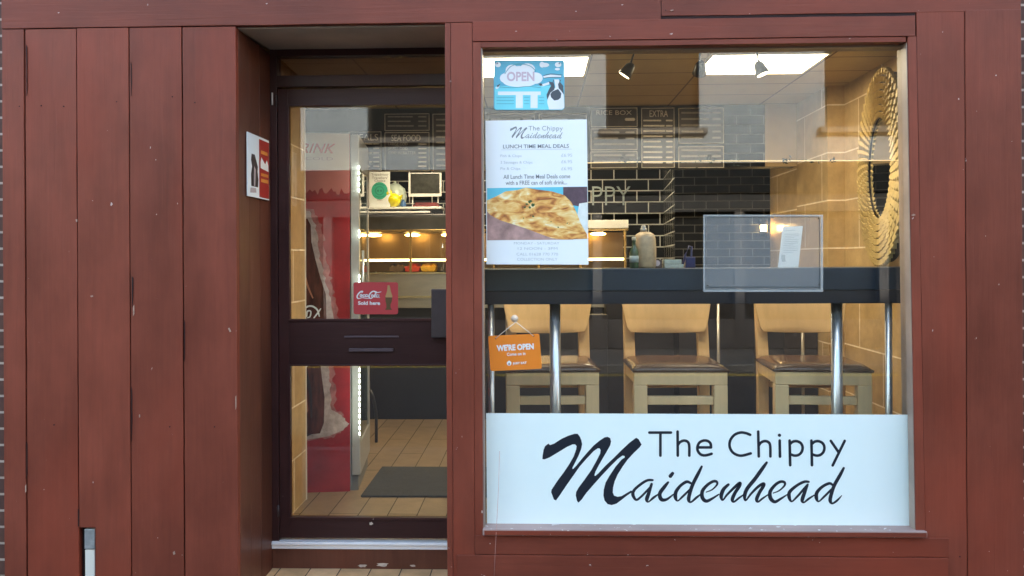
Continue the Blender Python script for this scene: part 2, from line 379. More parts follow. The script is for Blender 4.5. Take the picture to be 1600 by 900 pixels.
# places where the joints gape, and pale splits beside them
def chipshape(name, mm, pts, y):
    MB().prism([P(a, b, y) for a, b in pts], (0, .0028, 0)).build(name, mm, shop)
for pts in ([(204.5, 432), (208.5, 434), (209, 448), (207.5, 470), (205.5, 480)], [(203.3, 96), (205.8, 100), (206.2, 130), (204.8, 150)], [(204, 604), (206.6, 610), (206.8, 660), (205, 690)], [(40, 70), (42.6, 74), (42.8, 140), (41, 150)],
            [(287, 500), (289, 504), (289, 560), (287.6, 565)], [(121, 795), (123, 797), (123.4, 822), (121.6, 823)], [(40.4, 690), (42.6, 694), (42.9, 740), (41, 748)]):
    mx_ = sum(a for a, b in pts)/len(pts); chipshape('joint_crack', gap, [(mx_+(a-mx_)*.55, b) for a, b in pts], -.0042)
pale_chip = mat('bare_wood', (.40, .26, .20), .8, var=.3, vscale=60)
for pts in ([(207.6, 480), (209.4, 476), (209.6, 490), (208, 494)], [(39, 760), (40.6, 757), (40.8, 768), (39.4, 770)], [(367.6, 620), (369, 618), (369, 636), (368, 640)], [(356, 513), (358, 512), (361, 518), (359, 519)], [(118, 343), (120.4, 342.4), (120.8, 346), (118.8, 347)],
            [(217, 648), (218.4, 647.5), (218.6, 652), (217.2, 652.6)], [(270, 863), (272.5, 861), (273.6, 866), (271, 867)], [(141, 462), (145, 461.4), (145.4, 463.4), (142, 464.4)], [(1047, 16), (1052, 14.6), (1053, 16), (1049, 17.4)], [(1424, 336), (1428, 334), (1431, 336), (1427, 337.6)]):
    chipshape('paint_chip', pale_chip, pts, -.0046 if pts[0][0] < 700 and pts[0][1] > 60 else -.0075)
# top beam in three lengths
m = MB(); zt0 = zbeam
bx = [fx(5), fx(1035), fx(1597)]
m.box(bx[0], bx[1]-.0015, -.004, .03, zbeam, zbeam+.26)
m.box(bx[1]+.001, bx[2], -.003, .03, fz(23, 1200), zbeam+.258)
m.wobble(0); m.split('head_beam', wh, shop, .002)
MB().box(fx(1035), fx(1432), .0, .03, fz(30, 1200), fz(23.5, 1200)).build('beam_packing', gap, shop)
# post between door and window
m = MB(); m.box(Xpl, fx(706), -.003, .47, -.14, zbeam-.002); m.box(fx(706)+.0012, Xpr, -.005, .40, -.14, zbeam-.002); m.wobble(2); m.build('post', wv, shop, .002)
# window surround boards
m = MB()
m.box(fx(740)+.001, fx(1432)-.0025, -.006, .05, fz(61, 1085), fz(29.5, 1085))                     # head board
m.box(fx(753), fx(1417), -.002, .05, zwt, fz(61, 1085)-.0015)                                   # inner head rail
m.box(fx(740)+.001, fx(1480), -.006, .05, fz(868, 1100)+.0012, fz(838, 1100))                   # under-sill rail
m.box(fx(712), fx(1478), -.010, .05, -.14, fz(868, 1100)-.0012)                                 # bottom board
m.wobble(0); m.split('surround_board', wh, shop, .002)
m = MB(); m.box(fx(740)+.001, fx(753), -.003, .05, fz(838, 1085), fz(61, 1085)-.001); e_ = lambda px, py: P(px, py, 0); m.prism([(e_(1431, 838).x, -.003, fz(838, 1085)), (e_(1418, 61).x, -.003, fz(61, 1085)-.001), (e_(1432, 61).x-.002, -.003, fz(61, 1085)-.001), (e_(1446, 838).x-.002, -.003, fz(838, 1085))], (0, .053, 0))
m.split('side_board', wv, shop, .0018)
# boards right of the window
m = MB(); zr = fz(868, 1500)
m.prism([(e_(1482, 900).x, -.002, -.14), (e_(1482, 869).x, -.002, zr), (e_(1446, 868).x, -.002, zr+.001), (e_(1432, 61).x, -.002, fz(61, 1085)), (e_(1432, 14).x, -.002, fz(14, 1500)-.002), (fx(1509)-.0015, -.002, fz(14, 1500)-.002), (fx(1509)-.0015, -.002, -.14)], (0, .052, 0))
m.box(fx(1509)+.0015, fx(1597), -.004, .05, -.14, fz(15, 1500)-.003)
m.wobble(2); m.build('right_cladding', wv, shop, .002)
MB().box(fx(1432)+.002, fx(1597)-.004, .0505, .07, -.14, zbeam).build('right_backing', gap, shop)
# sill
m = MB(); zs = fz(823, 1085, .05)
m.prism([(fx(753), -.028, fz(829, 1085, -.028)), (fx(753), .075, zs+.004), (fx(753), .075, zs-.03), (fx(753), -.028, fz(838.5, 1085, -.028))], (fx(1447, -.028)-fx(753), 0, 0))
m.build('sill', wsill, shop, .002)
m = MB(); m.box(fx(755, -.0285), fx(1446, -.0285), -.0305, -.0283, fz(838, 1085, -.03), fz(831, 1085, -.03)); m.build('sill_edge', wh, shop, .0008)
# window frame (slim inner reveals) and pane
win = MB()
win.box(wx0-.004, fx(756, .06), .0505, .12, zs, zwt+.02); win.prism([(P(1421.5, 823, .06).x, .0505, zs), (P(1411, 70, .06).x, .0505, zwt+.02), (wx1+.06, .0505, zwt+.02), (wx1+.06, .0505, zs)], (0, .07, 0))
win.box(wx0, wx1+.05, .0505, .12, zwt-.006, zwt+.03)
win = win.build('window', wreveal, shop, .0015)
MB().box(fx(756, .06)+.001, wx1+.03, .066, .072, zs+.002, zwt-.007).build('window_pane', glass, win)
MB().box(fx(752), fx(756, .02), .004, .05, zs, zwt-.002).prism([(P(1431, 823, 0).x-.004, .002, zs), (P(1418, 70, 0).x-.004, .002, zwt-.002), (P(1418, 70, 0).x-.0006, .002, zwt-.002), (P(1431, 823, 0).x-.0006, .002, zs)], (0, .048, 0)).split('window_bead', wreveal, win, .001)
# recess: side lining, soffit, tile step
zso = fz(40, 530)
m = MB()
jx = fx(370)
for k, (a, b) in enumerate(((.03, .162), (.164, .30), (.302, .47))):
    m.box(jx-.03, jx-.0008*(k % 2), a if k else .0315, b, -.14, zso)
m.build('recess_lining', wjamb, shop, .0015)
# soffit slopes up toward the street edge
m = MB(); m.prism([(jx, .031, zso), (jx, .46, fz(76, 530, .45)), (jx, .46, fz(76, 530, .45)+.02), (jx, .031, zso+.02)], (Xpl-jx, 0, 0)); m.build('soffit', white_soffit, shop)
# door frame
DY = .45
dx0 = jx-.001; dx1 = fx(740, DY)
def dz(py): return fz(py, 565, DY)
def dxx(px): return fx(px, DY)
fr = MB()
fr.box(dx0, dxx(434), DY, DY+.07, -.03, dz(72)); fr.box(dxx(434), dx1, DY, DY+.07, dz(86), dz(72))
fr.box(dxx(434), dx1, DY-.006, DY+.07, dz(135), dz(117))
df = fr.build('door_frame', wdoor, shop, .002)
MB().box(dxx(434), dx1, DY+.03, DY+.036, dz(117), dz(86)).build('transom_pane', glass_mat('transom_glass', .16, (.6, .55, .5, 1)), df)
door = MB()
door.box(dxx(434)+.002, dxx(450), DY+.01, DY+.055, dz(843)+.002, dz(137))
door.box(dxx(700), dx1, DY+.01, DY+.055, dz(843)+.002, dz(137))
door.box(dxx(450), dxx(700), DY+.0105, DY+.0545, dz(163), dz(137)-.001)
door.box(dxx(450), dxx(700), DY+.0105, DY+.0545, dz(571), dz(500))
door.box(dxx(450), dxx(700), DY+.0105, DY+.0545, dz(843)+.002, dz(811))
door = door.build('door', wdoorh, shop, .002)
m = MB()   # glazing beads
for a, b in ((163, 500), (571, 811)):
    m.box(dxx(450), dxx(700), DY+.004, DY+.0104, dz(b)-.006, dz(b)+.006); m.box(dxx(450), dxx(700), DY+.006, DY+.0104, dz(a)-.004, dz(a)+.004)
    m.box(dxx(448), dxx(452), DY+.005, DY+.0098, dz(b), dz(a))
m.split('glazing_bead', wdoor, door, .0015)
for a, b in ((163, 500), (571, 811)):
    MB().box(dxx(450), dxx(700), DY+.028, DY+.033, dz(b), dz(a)).build('door_pane', glass, door)
m = MB(); m.box(dxx(537), dxx(622), DY+.003, DY+.0095, dz(527.5), dz(525)); m.box(dxx(545), dxx(614), DY-.006, DY+.0095, dz(549), dz(544.5))
m.build('letter_box', mat('letter_box_metal', (.12, .085, .095), .4, .4), door, .001)
m = MB(); m.box(dxx(675), dxx(704), DY-.035, DY+.004, dz(527), dz(452)); m.build('lock_box', lockgrey, door, .004)
m = MB(); m.tube([(dxx(433), DY+.002, dz(147)), (dxx(433), DY+.002, dz(165))], .006, 8); m.tube([(dxx(433), DY+.002, dz(790)), (dxx(433), DY+.002, dz(808))], .006, 8); m.split('hinge', lockgrey, door)
MB().tube([(dxx(428), DY-.01, dz(144)), (dxx(428), DY-.01, dz(163))], .004, 8).build('frame_pin', white, df)
# threshold, riser
m = MB(); m.box(jx+.001, Xpl, DY-.012, DY+.06, dz(857), dz(846)); m.box(jx+.001, Xpl, DY-.018, DY-.0125, dz(850.5), dz(847.5)); m.build('threshold', alu, shop, .0015)
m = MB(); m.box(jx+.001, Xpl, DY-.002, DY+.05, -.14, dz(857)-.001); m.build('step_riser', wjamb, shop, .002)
m = MB()
for cx, cy, s_ in ((566, 884, 9), (598, 882, 11), (645, 884, 6), (580, 818, 3.4)):
    pts = []
    for i in range(14):
        a = 2*math.pi*i/14; r = s_*random.uniform(.55, 1.05); pts.append(P(cx+r*math.cos(a), cy+r*.34*math.sin(a) if cy > 830 else cy+r*.9*math.sin(a), DY-.0026 if cy > 830 else DY+.0098))
    m.face(pts)
m.build('bare_patches', mat('bare_filler', (.55, .45, .37), .8, var=.2, vscale=40), shop)
m = MB(); m.box(jx+.001, Xpl-.001, -.02, DY-.002, -.155, -.128); m.build('step', step_tile, shop, .003)
# upper storey and roof, added unseen to block the sun; hidden side walls
brick = tile_mat('brown_brick', (.10, .042, .028, 1), (.075, .032, .024, 1), (.40, .32, .26, 1), .225, .075, 'xz', .011, .8, .5, .25)
m = MB(); m.box(-2.6, fx(5)-.004, .02, .3, GL, 5.6); m.box(fx(1597)+.006, 3.1, .02, .3, GL, 5.6); m.box(fx(5)-.004, fx(1597)+.006, .06, .3, zbeam+.27, 5.6); m.build('brick_wall', brick, shop)
m = MB(); m.box(-2.6, 3.1, .3, 5.2, 2.62, 5.6); m.build('unseen_upper_floor', mat('render_plain', (.4, .36, .3), .9), shop)
m = MB(); m.prism([(-2.8, -.25, 5.61), (-2.8, 2.6, 7.2), (-2.8, 5.4, 5.61)], (6.1, 0, 0)); m.build('roof', mat('slate', (.07, .07, .08), .7, var=.2, vscale=9), shop)
m = MB(); m.box(-1.0, .2, .0, .019, 3.6, 4.9); m.box(1.0, 2.2, .0, .019, 3.6, 4.9); m.build('upper_window', mat('dark_glass', (.02, .025, .03), .05), shop)

# metal strip standing in the notch of the cladding
strip = thing('cable_cover', 'short grey and white metal strip in the notch at the foot of the boards', 'cable cover', (fx(138), .012, -.14))
MB().box(fx(130), fx(146), .0, .02, dz(0)*0+fz(858, 138)+.001, fz(827, 138)).build('upper_cap', mat('galvanised', (.42, .44, .44), .4, .6, var=.25, vscale=25), strip, .0015)
MB().box(fx(130), fx(145), .004, .02, -.14, fz(859.5, 138)).build('lower_cover', mat('white_metal', (.72, .70, .62), .4), strip, .0015)

# ================================================================== interior shell
IX0, IX1 = -1.9, 1.95; ZC = 2.52; Yk = 4.25
struct(MB().box(IX0, IX1, DY+.06, Yk, -.05, 0).box(fx(740), IX1, .12, DY+.059, -.05, -.0005).build('floor', floor_tile))
m = MB(); m.box(IX0-.1, IX1+.1, DY+.08, 2.02, ZC, ZC+.03); m.box(fx(736), IX1+.1, .125, DY+.08, ZC, ZC+.03); m.box(IX0-.1, IX1+.1, 2.02, Yk, ZC+.002, ZC+.03)
struct(m.build('ceiling', ceil_m))
m = MB(); m.box(IX1, IX1+.1, .12, 1.45, 0, ZC); m.box(IX1-.0+0, IX1+.1, 1.45, Yk, 0, ZC); m.box(1.845, IX1, 1.45, 2.02, 0, ZC); struct(m.build('wall_right', tan_tile_yz))
wlx = -1.38
m = MB(); m.box(wlx-.1, wlx, DY+.072, 1.15, 0, ZC); struct(m.build('wall_stub_left', tan_tile_yz))
MB_trim = MB(); MB_trim.box(wlx-.012, wlx+.004, 1.1502, 1.162, 0, ZC); struct(MB_trim.build('wall_stub_left_trim', mat('tile_trim', (.7, .66, .58), .4)))
struct(MB().box(IX0-.1, IX0, 1.15, Yk, 0, ZC).build('wall_left', tan_plain))
struct(MB().box(IX0, 1.27, 4.17, 4.27, 0, ZC).build('wall_back', black_tile))
struct(MB().prism([(1.27, 4.17, 0), (1.165, 2.99, 0), (1.215, 2.99, 0), (1.32, 4.17, 0)], (0, 0, ZC)).build('wall_return', black_tile_yz))
struct(MB().box(1.167, IX1, 2.98, 3.04, 0, ZC).build('wall_back_right', black_tile2))
# wall over the lobby between post and window bay
struct(MB().box(fx(706), Xpr+.02, .401, DY+.01, -.0, ZC).build('wall_nib', wreveal))
# bulkhead
BY = 2.02; zb0 = fz(262, 1000, BY)
m = MB(); m.box(IX0, IX1-.106, BY, BY+.12, zb0, ZC-.001)
bulk = struct(m.build('bulkhead', mat('bulkhead_black', (.008, .008, .008), .5, spec=.2)))
struct(MB().box(fx(1132, BY), fx(1196, BY), BY-.006, BY-.0005, zb0, fz(170, 1160, BY)).build('bulkhead_tiles', black_tile2))
struct(MB().box(fx(1196, BY), IX1-.107, BY-.008, BY-.0005, zb0, ZC-.002).build('bulkhead_end', tan_plain))

# ceiling light panels
warm = (1, .80, .52)
def light_panel(x0, x1, y0, y1, label):
    t = thing('ceiling_light', label, 'light', ((x0+x1)/2, (y0+y1)/2, ZC), 'ceiling lights')
    MB().box(x0, x1, y0, y1, ZC-.008, ZC-.002).build('diffuser', mat('lit_diffuser', (1, 1, 1), .5, emit=(1, .87, .68), estr=2.7), t)
    m = MB(); f = .014
    m.box(x0-f, x1+f, y0-f, y0-.0005, ZC-.012, ZC-.001); m.box(x0-f, x1+f, y1+.0005, y1+f, ZC-.012, ZC-.001); m.box(x0-f, x0-.0005, y0, y1, ZC-.012, ZC-.001); m.box(x1+.0005, x1+f, y0, y1, ZC-.012, ZC-.001)
    m.build('frame', mat('light_frame', (.6, .5, .34), .5), t)
light_panel(.95, 1.55, .65, 1.07, 'glowing rectangular ceiling light on the right, behind two spotlights')
light_panel(-.32, .29, .65, 1.07, 'glowing rectangular ceiling light behind the blue cow sign')
light_panel(-1.1, -.6, 2.7, 3.2, 'added unseen ceiling light over the back counter behind the menu boards')  # this panel and the next are added out of view to brighten the room
light_panel(.3, .8, 2.7, 3.2, 'added unseen ceiling light over the kitchen in front of the tiled lettering')

# spotlights
def spot(px, py0, py1, tilt, label, Y=.42, watts=4.5):
    top = Vector((P(px, 90, Y).x, Y, ZC)); t = thing('spotlight', label, 'spotlight', top, 'ceiling spotlights')
    gm = mat('spot_grey', (.05, .045, .038), .4, .2)
    MB().lathe(top+Vector((0, 0, -.014)), [(.028, 0), (.032, .006), (.032, .0135)], 20).build('mount', gm, t)
    e = Vector((top.x+tilt[0]*.07, Y-.0, ZC-.13)); MB().tube([top+Vector((0, 0, -.012)), e], .005, 8).build('arm', gm, t)
    d = Vector(tilt+(-.8,)).normalized() if len(tilt) == 2 else Vector(tilt).normalized()
    a = e-d*.028; MB().tube([a, a+d*.016, a+d*.045, a+d*.07], [.013, .024, .030, .036], 18).build('head', gm, t)
    MB().tube([a+d*.0702, a+d*.0712], .028, 18).build('lamp', mat('spot_lens', (.8, .75, .6), .2, emit=(1, .85, .6), estr=1.2), t)
    ld = bpy.data.lights.new('spot_lamp', 'SPOT'); ld.energy = watts; ld.color = (1, .84, .62); ld.spot_size = R(95); ld.spot_blend = .8; ld.shadow_soft_size = .03
    lo = bpy.data.objects.new('spot_lamp', ld); COL.objects.link(lo); lo.parent = t; lo.location = a+d*.08-top; lo.rotation_euler = (-d).to_track_quat('Z', 'Y').to_euler()
spot(995, 90, 125, (-.55, .15), 'grey ceiling spotlight left of the other two, tilted down to the left')
spot(1093, 75, 105, (.05, .9), 'grey ceiling spotlight in the middle, turned towards the kitchen', .40)
spot(1180, 80, 115, (.30, -.10), 'grey ceiling spotlight in front of the right-hand ceiling light', .42, 3)

# ================================================================== menu boards on the bulkhead
board_m = mat('menu_board', (.022, .014, .011), .5, var=.2, vscale=6); chalk = mat('chalk', (.62, .56, .48), .7); chalk2 = mat('chalk_faint', (.30, .27, .23), .7)
random.seed(3)
def menu(px0, py0, px1, py1, title, lines, label, tsize=(.1, .9), rows=6):
    Y = BY-.022; c = P((px0+px1)/2, py1, Y)
    t = thing('menu_board', label, 'menu board', c, 'menu boards over the counter')
    a = P(px0, py0, Y); b = P(px1, py1, Y)
    MB().box(a.x, b.x, Y+.001, Y+.0135, b.z, a.z).build('panel', board_m, t)
    w = .004; m = MB(); m.box(a.x, b.x, Y-.003, Y+.0008, a.z-w, a.z); m.box(a.x, b.x, Y-.003, Y+.0008, b.z, b.z+w); m.box(a.x, a.x+w, Y-.003, Y+.0008, b.z+w, a.z-w); m.box(b.x-w, b.x, Y-.003, Y+.0008, b.z+w, a.z-w)
    m.build('frame', chalk, t)
    W = px1-px0; H = py1-py0; s = Sheet(Y+.0005)
    y = py0+H*.06
    if title:
        th = min(10, H*.24); s.text(title, px0+W*tsize[0], py0+3.5, px0+W*tsize[1], py0+3.5+th); y = py0+3.5+th+2.5
    n = len(lines); 
    if n:
        step = (py1-3-y)/n
        for i, (l, pr) in enumerate(lines):
            yy = y+i*step
            if l: s.text(l, px0+W*.08, yy, px0+W*(.08+min(.62, .048*len(l))), yy+step*.62)
            if pr: s.line(px0+W*.76, yy+step*.35, px0+W*.92, yy+step*.35, step*.34)
    else:
        k = rows; step = (py1-3-y)/k
        for i in range(k):   # rows too faint to read: chalk marks only
            x = px0+W*.08; yy = y+(i+.4)*step
            while x < px0+W*random.uniform(.5, .68):
                l = W*random.uniform(.06, .16); s.line(x, yy, x+l, yy, step*.3); x += l+W*.03
            s.line(px0+W*.76, yy, px0+W*.92, yy, step*.3)
    s.build('lettering', chalk2 if not title else chalk, t)
menu(601, 207, 671, 267, 'SEA FOOD', [('LARGE COD', 1), ('SMALL COD', 1), ('COD IN BATTER', 1), ('', 1), ('', 1), ('', 1)], 'dark menu board headed SEA FOOD', (.15, .8))
menu(601, 178, 671, 204, '', [], 'shallow menu board above the SEA FOOD board', rows=3)
menu(676, 178, 756, 267, '', [], 'menu board cut off by the post, right of the SEA FOOD board', rows=9)
menu(545, 206, 596, 267, 'MEALS', [], 'menu board headed MEALS, half hidden behind the drinks fridge', (.1, .9), 6)
menu(762, 178, 836, 262, '', [], 'menu board behind the white lunch poster, first from the post', rows=8)
menu(842, 178, 917, 262, '', [], 'menu board behind the right half of the lunch poster', rows=8)
menu(923, 169, 996, 198, 'RICE BOX', [('', 1)], 'small menu board headed RICE BOX', (.12, .88))
menu(923, 201, 996, 234, '', [], 'faint menu board directly under the RICE BOX board', rows=3)
menu(923, 237, 996, 262, '', [], 'lowest of the three stacked boards under RICE BOX', rows=2)
menu(1002, 169, 1054, 262, 'EXTRA', [], 'tall menu board headed EXTRA right of the RICE BOX board', (.25, .8), 9)
menu(1060, 169, 1131, 224, '', [], 'upper menu board beside the tiled end of the bulkhead', rows=5)
menu(1060, 229, 1131, 262, '', [], 'lower menu board beside the tiled end of the bulkhead', rows=3)

# ================================================================== back counter with heated display
CY = 3.47
rx0, rx1 = fx(555, CY), fx(982, CY); zc = lambda py: fz(py, 760, CY)
rg = thing('heated_counter', 'long serving counter with lit heated display, steel front over a black base', 'counter', ((rx0+rx1)/2, CY, 0))
MB().box(rx0, rx1, CY, CY+.5, .0, zc(481)).build('base', mat('counter_black', (.012, .013, .018), .35, var=.2, vscale=3), rg)
m = MB(); m.box(rx0, rx1, CY-.02, CY+.5, zc(463)+.003, zc(426)); m.box(rx0, rx1, CY-.012, CY+.4, zc(481)+.001, zc(463)); m.build('front_panel', steel, rg, .004)
m = MB(); m.box(rx0, rx1, CY-.024, CY-.0125, zc(464.5), zc(462)); m.box(rx0, rx1, CY-.028, CY-.0205, zc(427.5), zc(425)); m.split('trim_strip', mat('bright_trim', (.8, .72, .45), .2, .7), rg)
m = MB(); m.box(rx0, rx1, CY+.40, CY+.42, zc(425), zc(362)); m.build('display_back', mat('display_back', (.30, .20, .10), .3, .5), rg)
m = MB(); m.box(rx0, fx(698, CY)+.3, CY, CY+.45, zc(362), zc(334)); m.build('hood', mat('hood_steel', (.11, .105, .10), .3, .6, var=.2, vscale=6), rg, .004)
m = MB(); m.box(fx(860, CY), rx1, CY-.02, CY+.42, zc(358), zc(345)); m.build('end_cap', mat('cap_white', (.78, .76, .70), .35), rg, .004)
m = MB()
for px in (570, 640, 704, 770, 840, 905, 975): m.box(fx(px, CY), fx(px, CY)+.022, CY-.01, CY+.012, zc(424), zc(358))
m.box(rx0, rx1, CY-.012, CY+.0, zc(362), zc(358)); m.build('display_frame', mat('gold_frame', (.60, .38, .14), .25, .8), rg, .002)
m = MB(); m.box(rx0, rx1-.03, CY+.03, CY+.36, zc(407.5), zc(404)); m.build('display_shelf', steel, rg)
lampw = mat('warm_lamp', (1, .8, .4), .5, emit=(1, .62, .20), estr=4.5)
m = MB()
for px in (585, 645, 702, 775, 845, 935): m.ball((fx(px, CY+.1), CY+.1, zc(366)), .07, 16, 1, .5, .20)
m.split('heat_lamp', lampw, rg)
m = MB(); m.box(rx0, rx1-.03, CY+.018, CY+.029, zc(407.5), zc(404.2)); m.build('shelf_light', mat('shelf_tube', (1, .85, .5), .5, emit=(1, .74, .32), estr=1.6), rg)
MB().box(rx0, rx1, CY-.006, CY-.003, zc(424), zc(362)).build('display_glass', glass_mat('display_glass', .05), rg)
# tubs of sauce in the display
def tub(px, col, label, nm):
    x = fx(px, CY+.15); z = zc(424.5); w = .075
    t = thing('food_tub', label, 'tub', (x, CY+.15, z), 'food tubs in the heated display')
    MB().prism([(x-w*.8, CY+.08, z), (x+w*.8, CY+.08, z), (x+w, CY+.08, z+.05), (x-w, CY+.08, z+.05)], (0, .14, 0)).build('tub_body', mat(nm, col, .4), t, .006)
    m = MB(); random.seed(int(px))
    for i in range(14): m.ball((x+random.uniform(-.055, .055), CY+.15+random.uniform(-.05, .05), z+.055), random.uniform(.014, .024), 8)
    m.build('tub_filling', mat(nm+'_filling', (min(1, col[0]*1.3), col[1]*1.2, col[2]), .6, var=.3, vscale=50), t)
tub(646, (.62, .05, .03), 'red food tub in the lit display, left of the yellow one', 'red_tub')
tub(671, (.75, .42, .03), 'yellow food tub in the lit display, right of the red one', 'yellow_tub')
tub(622, (.12, .07, .04), 'dark food tub in the lit display left of the red one', 'dark_tub')
# shelf above the counter and what stands on it
m = MB(); SH = CY+.02
m.box(fx(572, SH), fx(672, SH), SH, SH+.28, fz(333, 620, SH), fz(330, 620, SH)); m.box(fx(572, SH), fx(690, SH), SH+.003, SH+.26, fz(326.5, 620, SH), fz(323, 620, SH))
m.box(fx(574, SH), fx(576, SH), SH+.05, SH+.07, fz(336, 620, SH)-.01, fz(328, 620, SH)); m.box(fx(664, SH), fx(666, SH), SH+.05, SH+.07, fz(336, 620, SH)-.01, fz(328, 620, SH))
tag(m.build('counter_shelf', white, None, .003), 'white two-tier shelf above the serving counter holding a framed card', 'shelf')
szt = fz(323, 620, SH)
t = thing('award_card', 'white award card with a round green emblem standing on the counter shelf', 'card', (fx(592, SH), SH+.03, szt))
MB().box(fx(577, SH), fx(609.5, SH), SH+.02, SH+.026, szt, fz(268, 592, SH)).build('card', paper, t, .001)
s = Sheet(SH+.0185); s.oval(593, 298, 12.8, 13.5); s.build('emblem', mat('emblem_green', (.02, .42, .28), .5), t)
s = Sheet(SH+.017)
n = 24
s2 = [(593+6.2*math.cos(2*math.pi*i/n), 298+6.4*math.sin(2*math.pi*i/n), 1.0) for i in range(n+1)]; s.stroke(s2)
s.oval(590.6, 298, 1.5, 1.7); s.oval(595.4, 298, 1.5, 1.7); s.stroke([(586, 306, .9), (593, 308, .9), (600, 306, .9)]); s.stroke([(585.5, 290, .9), (593, 287.5, .9), (600.5, 290, .9)])
s.build('emblem_mark', mat('emblem_dark', (.01, .20, .15), .5), t)
s = Sheet(SH+.018); s.text('Tripadvisor', 580, 271, 607, 275.5, .01); s.text('Travellers\u2019', 581, 276, 606, 279.8, .01); s.text('Choice', 585, 280.5, 602, 284, .01); s.text('2021', 589, 311.2, 597, 313.2, .01)
s.build('lettering', greyink, t)
m = MB(); m.box(fx(571.5, SH), fx(577, SH), SH+.03, SH+.04, szt, fz(270, 590, SH)); tag(m.build('leaflet', paper), 'narrow white leaflet standing left of the award card', 'leaflet')
t = thing('teapot_ornament', 'pale round ornament behind the yellow toy on the counter shelf', 'ornament', (fx(617, SH), SH+.15, szt))
c = P(617, 305, SH+.15); rr = c.z-szt
MB().lathe((c.x, c.y, szt), [(rr*.5, 0), (rr*.85, rr*.35), (rr*.98, rr*.9), (rr*.8, rr*1.5), (rr*.4, rr*1.85), (rr*.1, rr*1.95)], 20).build('pot', mat('pale_green', (.42, .50, .44), .3), t)
MB().ball((c.x, c.y, szt+rr*2), rr*.13).build('knob', MATS['pale_green'], t)
m = MB(); c = P(615, 311.5, SH+.06); rr = c.z-szt
m.ball((c.x, c.y, szt+rr*.9), rr*.95, 14, 1.0, .8, .95); m.ball((c.x-rr*.7, c.y, szt+rr*1.75), rr*.62, 12); m.prism([(c.x-rr*1.2, c.y, szt+rr*1.7), (c.x-rr*1.6, c.y, szt+rr*1.55), (c.x-rr*1.2, c.y, szt+rr*1.45)], (0, .02, 0)); m.prism([(c.x+rr*.6, c.y-.02, szt+rr*1.3), (c.x+rr*1.2, c.y-.02, szt+rr*1.6), (c.x+rr*.9, c.y-.02, szt+rr*.8)], (0, .04, 0))
tag(m.build('yellow_toy', mat('toy_yellow', (.80, .70, .02), .35)), 'bright yellow toy bird beside the award card', 'toy')
c = P(630, 318, SH+.08); tag(MB().lathe((c.x, c.y, szt), [(.02, 0), (.028, .02), (.024, .045), (.012, .055), (.012, .07)], 14).build('small_jar', mat('blue_jar', (.03, .12, .30), .3)), 'small blue jar right of the yellow toy', 'jar')
t = thing('framed_picture', 'small white-framed dark picture leaning above the counter shelf', 'picture', (fx(663, SH), SH+.1, szt+.06))
a = P(638, 270, SH+.1); b = P(690, 307, SH+.1)
m = MB(); w = .018; m.box(a.x, b.x, SH+.1, SH+.115, b.z, b.z+.028); m.box(a.x, a.x+w, SH+.1, SH+.115, b.z+.028, a.z); m.box(b.x-w, b.x, SH+.1, SH+.115, b.z+.028, a.z); m.box(a.x+w, b.x-w, SH+.1, SH+.115, a.z-.01, a.z); m.build('frame', white, t, .002)
MB().box(a.x+.002, b.x-.002, SH+.116, SH+.12, b.z+.002, a.z-.002).build('picture', mat('picture_dark', (.035, .035, .028), .3, var=.6, vscale=25), t)
m = MB(); m.box(a.x+.03, a.x+.04, SH+.122, SH+.13, szt, b.z+.05); m.box(b.x-.04, b.x-.03, SH+.122, SH+.13, szt, b.z+.05); m.build('stand', white, t)
c = P(668, 316, SH+.1); tag(MB().box(c.x-.13, c.x+.11, SH+.05, SH+.2, szt, szt+.022).box(c.x-.11, c.x+.1, SH+.055, SH+.19, szt+.0225, szt+.04).build('folded_cloths', mat('dark_red_cloth', (.16, .02, .02), .8, var=.4, vscale=30), None, .006), 'flat dark red stack lying under the framed picture', 'cloths')

# tiled lettering CHIPPY on the back wall
s = Sheet(4.168); YW = 4.168
s.text('CHIPPY', 858, 291, 985, 321, -.012); s.build('wall_lettering', mat('letter_steel', (.42, .50, .52), .35, .3), None, .012)
o = bpy.data.objects['wall_lettering']; tag(o, 'thin steel letters CHIPPY mounted on the black tiled back wall', 'lettering')
# wall lamp
t = thing('wall_lamp', 'small lit cylinder lamp on the dark tiled wall at the right', 'wall lamp', tuple(P(1192, 356, 2.92)))
c = P(1193, 356, 2.92)
MB().tube([c+Vector((0, 0, -.075)), c+Vector((0, 0, -.028))], .033, 18).tube([c+Vector((0, 0, .022)), c+Vector((0, 0, .075))], .033, 18).split('lamp_cylinder', black_metal, t)
MB().box(c.x-.01, c.x+.01, c.y+.03, 2.98, c.z-.02, c.z+.02).box(c.x-.032, c.x-.027, c.y-.003, c.y+.003, c.z-.03, c.z+.025).build('bracket', black_metal, t)
MB().tube([c+Vector((0, 0, -.027)), c+Vector((0, 0, .021))], .024, 16).build('bulb', mat('bulb_glow', (1, .9, .7), .5, emit=(1, .68, .32), estr=10), t)

# dark low bench unit along the right wall and the dark kitchen unit
darkp = mat('dark_panel', (.018, .019, .026), .45, var=.25, vscale=3)
m = MB(); m.box(.55, 1.068, 2.50, 2.65, 0, 1.30); m.box(1.068, 1.84, 2.3, 2.65, 0, 1.30); m.box(1.62, 1.84, 1.62, 2.298, 0, 1.30); m.box(-.20, .548, 2.36, 2.45, 0, 1.02)
tag(m.build('kitchen_partition', darkp, None, .004), 'tall dark panelled partition behind the bar stools', 'partition')

